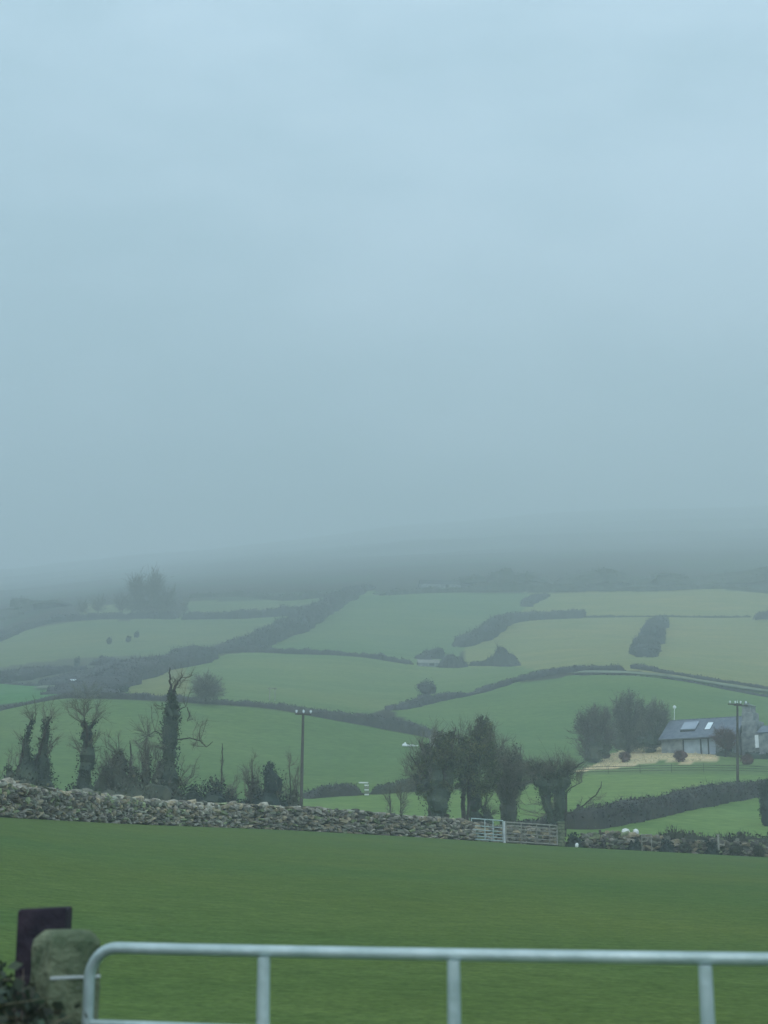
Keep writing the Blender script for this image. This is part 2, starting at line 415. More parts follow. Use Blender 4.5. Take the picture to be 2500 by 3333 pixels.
mb = MB(); mb.add([(-60, -7, .02), (60, -7, .02), (60, 1.9, .02), (-60, 1.9, .02)], [(0, 1, 2, 3)])
tag(mb.build('road', M['asphalt']), kind='structure')

# ------------------------------------------------------------------ hedges
def world_line(pts, step, ymin=106.0, fixedY=None):
    w = [GP(p[0], fixedY(p[0])) if fixedY else G(p[0], p[1], ymin) for p in pts]
    w = np.array(w)[:, :2]
    d = np.concatenate([[0], np.cumsum(np.linalg.norm(np.diff(w, axis=0), axis=1))])
    n = max(4, int(d[-1] / step)); s = np.linspace(0, d[-1], n)
    x = np.interp(s, d, w[:, 0]); y = np.interp(s, d, w[:, 1])
    if n > 12:
        k = np.ones(5) / 5
        xs = np.convolve(np.pad(x, 2, mode='edge'), k, 'valid'); ys = np.convolve(np.pad(y, 2, mode='edge'), k, 'valid')
        x[1:-1], y[1:-1] = xs[1:-1], ys[1:-1]
    z, _ = ground(x, y)
    hs = s / d[-1]
    t = np.interp(s, d, np.arange(len(pts)))
    return np.stack([x, y, z], 1), t

def hedge(label, pts, hpx, wid=1.6, m='hedge', rough=.22, twigs=22, leaf=18, group='hedgerows dividing the fields', seed=0, name='hedge', cat='hedge', lump=3.0, ymin=106.0, round_=.5, tw=None):
    """hpx: heights in photograph rows at each point of the line"""
    Yr = float(np.mean([G(p[0], p[1], ymin)[1] for p in pts])); step = max(.35, Yr / 700)
    C, t = world_line(pts, step, ymin)
    n = len(C)
    h = np.interp(t, np.arange(len(pts)), hpx) * C[:, 1] / F * (.9 if name != 'shrub' else 1)
    h = h * (1 + 2.2 * rough * np.clip(vnoise(C, lump * 1.7, seed + 31) - .25, 0, 1)) * (1 + rough * vnoise(C, lump, seed) + rough * .8 * vnoise(C, lump * .3, seed + 5))
    d = np.gradient(C[:, :2], axis=0); d /= np.linalg.norm(d, axis=1)[:, None] + 1e-9
    nrm = np.stack([-d[:, 1], d[:, 0], 0 * d[:, 0]], 1)
    s = np.linspace(0, 1, n) * n * step
    endt = np.clip(np.minimum(s, s[-1] - s) / (np.maximum(h, .5)), 0, 1) ** .5
    h = h * (.25 + .75 * endt)
    C = C + nrm * (vnoise(C, lump * 1.3, seed + 12) * wid * (.22 if wid > 3.5 else .06))[:, None]
    w = wid * (1 + (.42 if wid > 3.5 else .25) * vnoise(C, lump * .8, seed + 2)) * (.3 + .7 * endt)
    K = 11; a = np.linspace(PI, 0, K)
    prof = np.stack([np.sign(np.cos(a)) * np.abs(np.cos(a)) ** .6, np.sin(a) ** round_], 1)
    V = C[:, None] + nrm[:, None] * (w / 2)[:, None, None] * prof[None, :, :1] + np.array([0, 0, 1.0]) * (h[:, None] * prof[None, :, 1] - .25)[..., None]
    nn = vnoise(V, max(.5, step * 1.6), seed + 3); nn2 = vnoise(V, max(1.4, step * 3), seed + 4)
    out = nrm[:, None] * prof[None, :, :1] + np.array([0, 0, 1.0]) * prof[None, :, 1:]
    V = V + out * ((nn * .13 + nn2 * .14) * np.minimum(h, 2.5)[:, None])[..., None]
    V[:, 0, 2] -= .4; V[:, -1, 2] -= .4
    root = C[n // 2]
    core = MB(); ii = np.arange(n * K).reshape(n, K)
    Fq = np.stack([ii[:-1, :-1], ii[1:, :-1], ii[1:, 1:], ii[:-1, 1:]], -1).reshape(-1, 4)
    core.add(V.reshape(-1, 3), Fq)
    L = float(s[-1]); leaf = leaf * (2.6 if Yr < 180 else 1.5); nt = int(L * twigs)
    ri = rng.integers(0, n, nt); rk = rng.integers(1, K - 1, nt)
    A = V[ri, rk] + rng.normal(size=(nt, 3)) * .12 * np.minimum(h[ri], 3)[:, None] * .6
    D = out[ri, rk] * .6 + np.array([0, 0, .6]) + rng.normal(size=(nt, 3)) * .45
    D *= (h[ri] * rng.uniform(.08, .24, nt))[:, None]
    wd = tw or max(.018, Yr * .00016)
    spikes(core, A, D, wd)
    nl = int(L * leaf); ri = rng.integers(0, n, nl); rk = rng.integers(0, K - 1, nl); ft = rng.uniform(0, 1, nl)[:, None]; ft2 = rng.uniform(-.5, .5, nl)[:, None] * (V[np.minimum(ri + 1, n - 1), rk] - V[ri, rk])
    Cc = V[ri, rk] * (1 - ft) + V[ri, rk + 1] * ft + ft2 + out[ri, rk] * rng.uniform(-.05, .16, nl)[:, None] * np.minimum(h[ri], 2.5)[:, None] + rng.normal(size=(nl, 3)) * .06
    leaves(core, Cc, max(.22, Yr * .0010))
    o = core.build(name, M[m], origin=root)
    return tag(o, label, cat, group)

def bush(label, u, vbase, wpx, hpx, m='shrub', group=None, Y=None, dens=1.0, twiggy=.3, name='bush', cat='bush', seed=0):
    g = GP(u, Y) if Y else G(u, vbase)
    s = g[1] / F; rx, hz = wpx * s / 2, hpx * s
    mb = MB(); blob(mb, g + [0, 0, hz * .44], (rx * .74, rx * .7, hz * .46), .45, rx * .6, seed)
    n = int(500 * dens); d = rng.normal(size=(n, 3)); d /= np.linalg.norm(d, axis=1)[:, None]
    Cn = g + [0, 0, hz * .48] + d * [rx * .92, rx * .85, hz * .54] * rng.uniform(.6, 1.1, n)[:, None]; Cn = Cn + (Cn - g) * (.35 * vnoise(Cn, max(rx * .5, .3), seed + 9))[:, None]
    Cn = Cn[Cn[:, 2] > g[2] - .1]
    leaves(mb, Cn, max(.12, g[1] * .0009))
    nt = int(400 * twiggy); d = rng.normal(size=(nt, 3)); d[:, 2] = np.abs(d[:, 2]) + .2; d /= np.linalg.norm(d, axis=1)[:, None]
    spikes(mb, g + [0, 0, hz * .4] + d * [rx * .7, rx * .7, hz * .45], d * [rx * .45, rx * .45, hz * .35] * rng.uniform(.6, 1.2, nt)[:, None], max(.012, g[1] * .00012))
    return tag(mb.build(name, M[m], origin=g), label, cat, group)

hedge('dark clipped hedge winding across the middle fields behind the ivy trees', [(-60,1545),(0,1533),(58,1522),(141,1509),(207,1509),(265,1511),(365,1516),(445,1522),(597,1534),(670,1547),(750,1559),(820,1571),(900,1587),(950,1597),(1010,1604)],
      [10,10,10,14,20,22,18,17,20,20,24,31,28,22,18], 2.2, 'hedge', .13, 26, 24, seed=1, lump=4)
hedge('dark flat-topped hedge beside the pale stile, on its left', [(654,1726),(690,1723),(730,1720),(784,1718)], [10,29,32,30], 1.6, 'hedge', .05, 40, 40, seed=2, lump=2)
hedge('loose grey-brown hedge running right from the pale stile to the ivy trees', [(797,1717),(840,1714),(880,1711),(930,1708)], [29,31,33,30], 1.8, 'hedge_green', .14, 55, 30, seed=3)
hedge('broad dark hedge climbing to the right between the two lower fields', [(1108,1783),(1180,1786),(1261,1791),(1340,1777),(1395,1763),(1453,1749),(1525,1734),(1600,1722),(1680,1708),(1750,1700)],
      [12,24,46,50,39,34,36,34,30,30], 2.6, 'hedge', .10, 34, 36, seed=4, lump=5)
hedge('hedge rising from the bushy corner toward the lane above', [(838,1534),(880,1530),(930,1518),(975,1509),(1020,1500),(1060,1488),(1100,1476)], [12,18,24,14,7,12,11], 2.2, 'hedge_far', .25, 20, 16, seed=5)
for lab, pts_, hh2, sd in (('dim dark plantation dissolving in mist above the upper right fields', [(1215,1268),(1260,1264),(1320,1262),(1360,1264)], [18,22,28,20], 201),
  ('smaller dim plantation block in mist farther right on the moor edge', [(1395,1264),(1430,1260),(1480,1262),(1500,1264)], [16,20,18,16], 202),
  ('dim scrub mass in mist at the right frame edge of the moor', [(1560,1262),(1610,1256),(1680,1256),(1740,1258)], [20,24,26,24], 203),
  ('long low dim wood in mist above the centre of the boundary hedge', [(960,1266),(1020,1262),(1100,1260),(1190,1262)], [10,16,20,14], 205),
  ('dim scrub mass in mist at the far left edge of the hill', [(-60,1345),(0,1335),(60,1322),(120,1312),(160,1308)], [14,15,13,10,6], 204)):
    hedge(lab, pts_, hh2, 26, 'hedge_green', .45, 5, 5, 'dim wooded patches in the mist', sd, 'plantation', 'woodland', 9)
bush('rounded dark bush on the hedge corner in mid-hillside', 921, 1500, 44, 30, 'hedge_far', seed=6)
hedge('curved hedge above the lane, left of the gap', [(1090,1477),(1146,1466),(1187,1457),(1245,1450),(1300,1450),(1352,1450)], [11,14,15,14,15,13], 2.6, 'hedge_far', .12, 18, 16, seed=7)
hedge('hedge falling away to the right of the gap above the lane', [(1366,1443),(1400,1447),(1435,1454),(1520,1469),(1600,1480),(1680,1490),(1760,1498)], [14,11,9,10,9,9,9], 2.2, 'hedge_far', .15, 18, 14, seed=8)
hedge('low lower hedge along the near side of the lane', [(1240,1457),(1320,1459),(1401,1464),(1503,1476),(1590,1492),(1680,1507),(1760,1515)], [3,4,5,5,6,7,7], 1.4, 'hedge_far', .2, 18, 12, seed=9)
hedge('thin hedge sagging across the hillside centre', [(472,1412),(540,1409),(640,1411),(711,1413),(783,1419),(840,1428),(893,1436)], [9,15,13,10,9,14,13], 2.4, 'hedge_far', .3, 12, 10, seed=10)
bush('small round bush at the left tip of the thin central hedge', 459, 1412, 15, 16, 'hedge_far', dens=.5, twiggy=.1, seed=11)
hedge('tall thicket belt slanting up the hill to the mist', [(450,1414),(500,1407),(560,1395),(610,1378),(650,1360),(690,1335),(730,1305),(770,1282),(800,1272)], [16,26,32,38,38,36,28,18,10], 6, 'hedge_far', .16, 10, 12, seed=12, lump=8, cat='thicket', name='thicket')
hedge('hooked thicket belt right of centre on the upper fields', [(989,1398),(1003,1396),(1025,1389),(1048,1379),(1076,1358),(1104,1346),(1146,1339),(1202,1336),(1240,1334),(1257,1330)], [16,28,30,30,28,26,20,17,19,13], 5, 'hedge_far', .10, 10, 12, seed=13, lump=6, cat='thicket', name='thicket')
hedge('dark scrub clump with a spiky top beside a pale roof', [(945,1443),(965,1443),(985,1443),(997,1441)], [18,26,34,26], 6, 'hedge_far', .25, 20, 20, seed=14, cat='thicket', name='thicket')
hedge('low scrub left of the spiky clump, over the pale roof', [(906,1424),(925,1421),(950,1420)], [8,14,16], 4, 'hedge_far', .25, 16, 16, seed=15, cat='thicket', name='thicket')
hedge('scrub strip rising to one taller tree at its right end', [(1008,1440),(1040,1440),(1070,1440),(1086,1440),(1100,1440),(1118,1440)], [11,13,22,40,30,4], 4, 'hedge_far', .2, 16, 16, seed=16, cat='thicket', name='thicket')
hedge('small dark scrub patch high on the hill above the hooked thicket', [(1131,1311),(1145,1302),(1160,1295),(1176,1287)], [8,13,12,7], 5, 'hedge_far', .3, 8, 8, seed=17, cat='thicket', name='thicket')
hedge('standalone wedge-shaped copse running straight uphill on the right', [(1392,1420),(1397,1402),(1407,1381),(1417,1362),(1426,1346)], [16,22,24,22,14], 5.6, 'hedge_far', .4, 14, 18, seed=18, lump=4, cat='copse', name='copse')
hedge('faint thin field boundary crossing the upper right field', [(1258,1333),(1340,1333),(1450,1332),(1540,1333),(1625,1334)], [4,4,3,4,5], 1.6, 'hedge_green', .3, 5, 6, seed=19)
hedge('dark bush clump at the right edge of the upper right field', [(1626,1338),(1650,1338),(1700,1338),(1730,1338)], [14,21,22,16], 7, 'hedge_far', .2, 8, 10, seed=20, cat='thicket', name='thicket')
hedge('long dark boundary hedge along the foot of the misty moor', [(810,1286),(860,1284),(930,1281),(1000,1279),(1080,1277),(1130,1278),(1280,1277),(1450,1275),(1560,1272),(1659,1281),(1760,1290)],
      [6,16,14,12,26,20,12,9,8,9,10], 8, 'hedge_green', .3, 5, 6, seed=21, lump=14)
hedge('hedge arching round the top of the far left field', [(-70,1404),(0,1382),(40,1366),(70,1356),(112,1344),(174,1339),(252,1335),(330,1335),(385,1337)], [18,17,15,13,17,14,14,13,16], 4, 'hedge_far', .2, 8, 10, seed=22, lump=6)
hedge('lumpy hedge topping the far left field, right of the tall misty trees', [(393,1338),(450,1337),(531,1336),(600,1332),(668,1327),(700,1320)], [18,17,20,24,23,18], 5, 'hedge_far', .22, 8, 10, seed=23, lump=8)
hedge('faint upper hedge dissolving in the mist, left of the slanting thicket', [(405,1292),(470,1288),(540,1288),(620,1297),(690,1291),(735,1284)], [8,8,12,14,17,12], 5, 'hedge_green', .35, 4, 6, seed=24, lump=8)
# scrubby gully on the left
hedge('uppermost scrub bank of the left gully', [(-60,1486),(0,1473),(60,1463),(120,1452),(178,1444)], [16,25,24,15,8], 6, 'hedge_far', .15, 14, 14, seed=25, lump=9, cat='thicket', name='thicket', group='scrub banks in the left gully')
hedge('middle scrub bank of the left gully above the pale track', [(38,1478),(80,1483),(112,1482),(160,1468),(220,1455),(280,1440),(330,1432)], [4,8,13,17,18,18,12], 6, 'hedge_far', .15, 14, 14, seed=26, lump=8, cat='thicket', name='thicket', group='scrub banks in the left gully')
hedge('lowest and largest scrub bank of the left gully, ending in a round tree', [(150,1500),(200,1492),(262,1484),(296,1465),(330,1450),(390,1438),(430,1428),(444,1424)], [10,24,38,42,36,32,34,20], 9, 'hedge_far', .15, 14, 14, seed=27, lump=8, cat='thicket', name='thicket', group='scrub banks in the left gully')
hedge('small domed scrub patch between the gully banks and the far field', [(192,1437),(225,1434),(262,1434)], [12,20,12], 6, 'hedge_far', .1, 10, 12, seed=28, cat='thicket', name='thicket', group='scrub banks in the left gully')
bush('small dark conifer-like bush on the gully crest', 166, 1440, 16, 20, 'ivy_dark', dens=.4, twiggy=.1, seed=29)
bush('dark evergreen bush at the right foot of the gully', 268, 1496, 22, 13, 'ivy_dark', dens=.5, twiggy=.1, seed=30)
bush('low dark bush beside the pale track', 131, 1496, 26, 11, 'ivy_dark', dens=.5, twiggy=.1, seed=31)
for k, (u, v, lab) in enumerate([(236,1391,'leftmost of three lone bushes on the far left field'), (277,1387,'middle one of three lone bushes on the far left field'), (295,1378,'highest and rightmost of three lone bushes on the far left field')]):
    bush(lab, u, v, 13, 13, 'ivy_dark', group='three lone bushes on the far left field', dens=.35, twiggy=.15, seed=40 + k)
hedge('dark low garden hedge right of the slate-roofed cottage', [(1602,1637),(1640,1638),(1700,1640),(1760,1642)], [16,17,17,17], 1.6, 'ivy_dark', .12, 20, 40, seed=32)
bush('dark evergreen tree cut by the right frame edge above the lower hedge', 1664, 1790, 46, 92, 'ivy_dark', Y=122, dens=6, twiggy=.5, name='evergreen_tree', cat='tree', seed=33)

# pale track through the gully
def strip(name, pts, wid, m, lift=.06):
    C, t = world_line(pts, 1.2); d = np.gradient(C[:, :2], axis=0); d /= np.linalg.norm(d, axis=1)[:, None]
    n = np.stack([-d[:, 1], d[:, 0]], 1); w = wid / 2 * (1 + .3 * vnoise(C, 5, 3))
    V = []
    for k in (-1, -.33, .33, 1):
        p = C[:, :2] + n * (w * k)[:, None]; z, _ = ground(p[:, 0], p[:, 1]); V.append(np.c_[p, z + lift + .28])
    V = np.stack(V, 1); ii = np.arange(V.shape[0] * 4).reshape(-1, 4)
    Fq = np.concatenate([np.stack([ii[:-1, k], ii[:-1, k+1], ii[1:, k+1], ii[1:, k]], -1) for k in range(3)])
    mb = MB(); mb.add(V.reshape(-1, 3), Fq); return tag(mb.build(name, m), kind='structure')
strip('track', [(92,1490),(126,1482),(150,1478),(176,1472),(216,1458)], 4.5, M['track'])
strip('lane', [(1246,1455),(1340,1455),(1401,1459),(1503,1472),(1590,1486),(1680,1498),(1760,1508)], 4.0, M['track'])

# ------------------------------------------------------------------ trees
def tree(label, Y, stems=(), ivy=(), twigs=(), leafs=(), name='tree', cat='tree', group=None, ivy_m='ivy', twig_m='twig', leaf_m='ivy', seed=0, base_r=None, depth=1.0):
    R = np.random.default_rng(seed + 900)
    s = Y / F
    def W(u, v, dy=0.0): return P3(u, v, Y + dy)
    u0 = stems[0][0][0] if stems else ivy[0][0][0]
    g = GP(u0, Y); tr = MB(); pool = []
    for st in stems:
        pts = []; 
        p0 = np.array(st)
        if p0[0][1] > 1600 + 0 and st[0][1] >= max(q_[1] for q_ in st): 
            gg = GP(st[0][0], Y); pts.append((gg - [0, 0, .3], st[0][2] * 1.25 * s))
        dyo = R.uniform(-.5, .5) * depth
        for k, (u, v, r) in enumerate(st):
            w = W(u, v, dyo * k / max(1, len(st) - 1)); 
            if pts and w[2] < pts[-1][0][2] and k == 0: continue
            pts.append((w, r * s))
        A = np.array([p[0] for p in pts]); rr = np.array([p[1] for p in pts])
        n = max(6, len(A) * 5); t = np.linspace(0, len(A) - 1, n)
        Q = np.stack([np.interp(t, np.arange(len(A)), A[:, c]) for c in range(3)], 1); rq = np.interp(t, np.arange(len(A)), rr)
        Q[1:-1] += R.normal(size=(n - 2, 3)) * rq[1:-1, None] * .35
        tube(tr, Q, np.maximum(rq, .012), 7, jit=.3, seed=seed); pool.append(Q[n // 3:])
    iv = MB()
    for st in ivy:
        A = np.array([W(u, v) for u, v, r in st]); rr = np.array([r * s for u, v, r in st])
        n = max(5, int(np.linalg.norm(np.diff(A, axis=0), axis=1).sum() / .3)); t = np.linspace(0, len(A) - 1, n)
        Q = np.stack([np.interp(t, np.arange(len(A)), A[:, c]) for c in range(3)], 1); rq = np.interp(t, np.arange(len(A)), rr)
        rq = rq * (1 + .3 * vnoise(Q, .8, seed + 3)); Q = Q + R.normal(size=Q.shape) * .06
        rq2 = rq.copy(); rq2[0] *= .75; rq2[-1] *= .4
        tube(iv, Q, rq2 * .72, 10, jit=.45, seed=seed + 7)
        m_ = int(np.clip((rq.mean() * n * .3) * 760, 200, 14000)); k = R.integers(0, n, m_)
        d = R.normal(size=(m_, 3)); d /= np.linalg.norm(d, axis=1)[:, None]
        Cn = Q[k] + d * (rq[k] * R.uniform(.55, 1.15, m_))[:, None] + R.normal(size=(m_, 3)) * .07
        lump = vnoise(Cn, .7, seed + 8); Cn = Cn + d * (lump * .3 * rq[k])[:, None]
        leaves(iv, Cn, .125)
        pool.append(Q[n // 2:])
    P = np.concatenate(pool) if pool else np.array([g])
    cr = MB()
    for (cu, cv, ru, rv, n, Lp) in twigs:
        c = W(cu, cv); rad = np.array([ru * s, min(ru, rv) * s * .9 * depth, rv * s])
        K = max(4, n // 14)
        d = R.normal(size=(K, 3)); d /= np.linalg.norm(d, axis=1)[:, None]
        T = c + d * rad * (R.uniform(.25, 1, K) ** .5)[:, None]
        low = P[np.argmin(((P[None] - (T[:, None] - [0, 0, rad[2] * .8])) ** 2).sum(-1), axis=1)]
        for a, b in zip(low, T):
            mid = (a + b) / 2 + R.normal(size=3) * np.linalg.norm(b - a) * .12 + [0, 0, -.05 * np.linalg.norm(b - a)]
            q_ = np.array([a, mid, b]); tube(cr, q_, [.028 * (Y / 100) ** .5, .02, .01], 3, cap=False)
            m_ = 14; t = R.uniform(.25, 1, m_); bp = np.where(t[:, None] < .5, a + (mid - a) * t[:, None] * 2, mid + (b - mid) * (t[:, None] * 2 - 1))
            D = (b - a) / (np.linalg.norm(b - a) + 1e-6) * .5 + R.normal(size=(m_, 3)) * .6 + (b - c) / (np.linalg.norm(b - c) + 1e-6) * .35 + [0, 0, .12 if n > 900 else .3]
            D *= (Lp * s * R.uniform(.5, 1.2, m_))[:, None]
            spikes(cr, bp, D, max(.008, .00011 * Y))
            k2 = 16; j = R.integers(0, m_, k2); A2 = bp[j] + D[j] * R.uniform(.3, .9, k2)[:, None]
            D2 = (D[j] * .4 + R.normal(size=(k2, 3)) * Lp * s * .25)
            spikes(cr, A2, D2, max(.006, .00008 * Y))
    lf = MB()
    for (cu, cv, ru, rv, n, sz) in leafs:
        c = W(cu, cv); rad = np.array([ru * s, min(ru, rv) * s * .9 * depth, rv * s])
        if sz > .17: n = int(n * 1.7); sz = .14
        K = max(8, n // 28); d = R.normal(size=(K, 3)); d /= np.linalg.norm(d, axis=1)[:, None]
        T = c + d * rad * (R.uniform(0, 1, K) ** .45)[:, None]
        j = R.integers(0, K, n); spread = rad.min() * .15
        Cn = T[j] + R.normal(size=(n, 3)) * spread
        leaves(lf, Cn, sz)
    root = thing(name, label, cat, g, group)
    if tr.n: tr.build('trunk', M['bark'], root, origin=g)
    if iv.n: iv.build('ivy', M[ivy_m], root, origin=g)
    if cr.n: cr.build('crown', M[twig_m], root, origin=g)
    if lf.n: lf.build('foliage', M[leaf_m], root, origin=g)
    return root

IVG = 'ivy-clad trees behind the stone wall'
# left group (behind the wall)
tree('twin-stemmed ivy-clad tree at the far left behind the wall', 84,
  stems=[[(45,1715,5),(40,1660,4),(52,1610,3),(62,1570,2),(66,1556,1)],[(55,1715,5),(78,1650,4),(92,1600,3),(104,1560,2),(112,1548,1)]],
  ivy=[[(52,1705,20),(58,1640,11),(57,1605,9),(60,1578,6),(66,1562,3)],[(78,1712,30),(90,1660,26),(95,1620,17),(98,1585,11),(103,1560,6)],[(20,1715,24),(20,1685,18),(18,1660,6)],[(50,1715,36),(68,1670,30),(78,1640,16)],[(90,1715,28),(96,1680,22),(98,1650,14)]],
  twigs=[(90,1535,40,24,200,16),(40,1610,30,40,120,14),(110,1600,26,40,120,14)], group=IVG, seed=1)
tree('narrow ivy column with a forked top, second tree from the left', 86,
  stems=[[(182,1725,5),(184,1640,4),(188,1580,3),(182,1548,1.2)],[(190,1600,2),(196,1570,2),(206,1552,1)]],
  ivy=[[(180,1725,38),(182,1690,28),(184,1665,22),(188,1630,18),(188,1600,13),(186,1578,10),(183,1560,4)],[(160,1728,24),(160,1705,16)],[(192,1600,10),(196,1575,7),(202,1560,3)]],
  twigs=[(185,1530,56,30,300,20),(165,1590,20,40,120,12),(214,1600,20,40,120,12)], group=IVG, seed=2)
tree('broad leafy scrub mound between the ivy column and the tall ivy trunk', 88,
  stems=[[(245,1725,4),(248,1680,3),(252,1640,1)]], ivy=[[(218,1722,32),(228,1690,26),(236,1660,14)],[(258,1722,38),(260,1685,34),(258,1650,22),(256,1634,10)],[(288,1722,26),(286,1690,18),(284,1665,7)]],
  twigs=[(250,1660,50,44,900,12),(240,1600,26,30,120,12)], ivy_m='shrub', group=IVG, seed=3)
tree('thin dead snag rising out of the scrub mound', 89, stems=[[(284,1720,3),(283,1660,2.5),(283,1625,2),(281,1600,.8)]], twigs=[(283,1630,10,26,40,8)], name='dead_tree', seed=4)
tree('loose twiggy sapling cluster just left of the tall ivy trunk', 90,
  stems=[[(312,1725,2.5),(316,1660,2),(320,1610,1)],[(330,1725,2.5),(334,1680,2),(350,1640,1)]], ivy=[[(308,1722,20),(314,1680,13),(318,1640,7)],[(334,1722,20),(338,1690,13),(352,1655,7)]],
  twigs=[(318,1650,30,60,700,13),(300,1600,20,30,80,12)], ivy_m='shrub', group=IVG, seed=5)
tree('tall ivy-clad trunk with a bare forked top, tallest tree at left', 92,
  stems=[[(368,1735,8),(369,1640,7),(369,1560,6),(371,1515,4.5),(369,1482,3),(366,1455,1.8),(367,1442,.8)],[(372,1510,3.5),(376,1488,3),(384,1474,2),(396,1458,.8)],
         [(376,1540,2),(388,1532,1.5),(402,1526,.6)],[(380,1560,2),(384,1572,1.5),(386,1586,.6)],[(382,1598,1.6),(410,1594,1.4),(432,1600,1.2),(446,1614,1),(460,1602,.5)],[(404,1528,1),(410,1545,1),(404,1558,.6)],[(360,1590,1.5),(335,1580,1.2),(318,1590,.6)]],
  ivy=[[(364,1732,34),(364,1690,27),(365,1650,23),(367,1610,20),(368,1570,19),(370,1540,16),(371,1515,11),(372,1496,6)],[(380,1740,26),(376,1700,18)]],
  twigs=[(400,1470,26,24,160,14),(415,1556,38,20,110,14),(428,1602,34,14,80,12),(326,1590,34,50,420,16),(350,1520,24,22,110,12),(412,1650,30,50,180,14)], group=IVG, seed=6)
tree('rounded dark shrub with a bare thin pole standing behind it', 92,
  stems=[[(470,1745,3),(472,1715,2),(474,1690,1)]], ivy=[[(458,1748,50),(464,1722,44),(470,1702,26)],[(415,1748,30),(418,1726,24),(420,1708,10)],[(500,1748,26),(502,1724,18)],[(530,1750,20),(532,1735,12)]],
  twigs=[(466,1700,46,24,420,10),(495,1715,20,20,90,10),(520,1700,18,30,110,12)], ivy_m='ivy_dark', name='shrub', cat='shrub', group=IVG, seed=7)
tree('thin bare pole-like dead stem above the rounded shrub', 95, stems=[[(479,1745,2),(479,1680,1.8),(480,1630,1.4),(480,1606,.7)]], twigs=[(480,1650,6,20,16,6)], name='dead_tree', seed=8)
tree('pale twiggy sapling left of the dark pointed evergreen', 93, stems=[[(548,1745,2.5),(546,1690,2),(544,1640,1)],[(540,1745,2),(536,1690,1)]], ivy=[[(546,1750,22),(548,1715,16),(549,1690,8)]],
  twigs=[(545,1675,22,48,420,12),(550,1710,22,26,200,10)], ivy_m='shrub', group=IVG, seed=9)
tree('dark pointed evergreen shrub behind the middle of the wall', 92, stems=[[(588,1750,3),(588,1700,2),(587,1670,1)]],
  ivy=[[(586,1752,36),(586,1718,31),(589,1690,25),(587,1668,17),(583,1652,8)],[(566,1750,24),(566,1720,18)],[(608,1752,20),(606,1730,12)]], twigs=[(588,1695,27,44,200,8)], ivy_m='ivy_dark', name='shrub', cat='shrub', seed=10)
tree('thin bare sapling between the evergreen shrub and the utility pole', 94, stems=[[(628,1752,2),(627,1700,1.6),(625,1655,.7)],[(640,1752,1.6),(641,1700,1)]], ivy=[[(630,1756,26),(632,1735,18),(634,1718,8)]],
  twigs=[(630,1690,22,46,360,12),(630,1640,16,20,70,10)], ivy_m='shrub', seed=11)
bush('small scrubby bush at the wall just right of the utility pole', 683, 1760, 20, 26, 'shrub', Y=100, dens=.6, twiggy=.6, seed=50)
tree('faint bare sapling pair in front of the small lower field', 104, stems=[[(843,1768,1.8),(843,1735,1.4),(842,1700,.6)],[(866,1768,1.6),(866,1735,1.2),(868,1705,.6)]], twigs=[(855,1725,34,34,300,12)], group='bare saplings', seed=12)

# centre group
tree('massive ivy-smothered tree with a flaring trunk, left of the central pair', 106,
  stems=[[(948,1775,14),(946,1730,12),(940,1690,8),(922,1640,4),(905,1600,1.5)],[(948,1720,8),(962,1670,6),(975,1620,3),(985,1570,1)],[(930,1690,4),(908,1665,3),(893,1640,1.5),(882,1625,.6)],[(936,1660,3),(925,1625,2),(948,1590,1)]],
  ivy=[[(944,1775,24),(944,1745,28),(946,1720,34),(948,1700,38)],[(922,1705,26),(912,1690,20),(900,1680,8)],[(940,1700,34),(938,1665,24),(925,1635,14),(922,1612,9)],[(965,1700,24),(972,1660,14),(968,1620,9),(975,1585,5)],[(935,1650,12),(945,1615,7),(940,1600,5)]],
  twigs=[(900,1650,40,44,560,15),(935,1600,50,38,460,15),(900,1700,40,20,300,12)],
  leafs=[(928,1650,34,40,1700,.2),(972,1640,30,48,1900,.2),(962,1600,24,28,700,.18),(935,1700,46,26,1500,.2)], leaf_m='ivy_olive', group='big ivy trees in the centre', seed=13)
tree('tall ivy-hung tree on a slim bare trunk, right of the central pair', 108,
  stems=[[(1000,1790,6),(1000,1740,5),(1002,1700,5),(1010,1650,4),(1025,1600,3),(1040,1560,1.2)],[(1002,1700,4),(1000,1660,3),(992,1610,2),(990,1575,.8)],[(1012,1650,3),(1050,1620,2),(1068,1590,.8)]],
  ivy=[[(1022,1700,18),(1018,1665,17),(1026,1630,14),(1040,1595,12),(1042,1570,8),(1040,1555,5)],[(1000,1690,18),(1000,1655,18),(1002,1620,12),(1002,1600,6)],[(1052,1660,16),(1058,1635,12),(1060,1610,8)]],
  twigs=[(1040,1580,42,38,700,15),(1000,1590,40,36,380,15),(1065,1640,34,50,380,14)],
  leafs=[(1008,1640,38,48,2500,.2),(1045,1612,30,46,1800,.2),(1046,1572,20,22,600,.18),(1030,1695,44,26,1900,.2),(1062,1660,22,34,900,.2)], leaf_m='ivy_olive', group='big ivy trees in the centre', seed=14)
tree('dark ivy-wrapped trunk and thicket right of the slim bare trunk', 110,
  stems=[[(1024,1790,7),(1022,1740,6),(1026,1700,4)],[(1040,1790,3),(1048,1750,2),(1052,1715,1)]],
  ivy=[[(1024,1788,20),(1023,1745,16),(1024,1710,20)],[(1052,1788,18),(1050,1765,16),(1046,1745,8)]],
  twigs=[(1052,1740,24,34,300,12)], group='big ivy trees in the centre', seed=15)
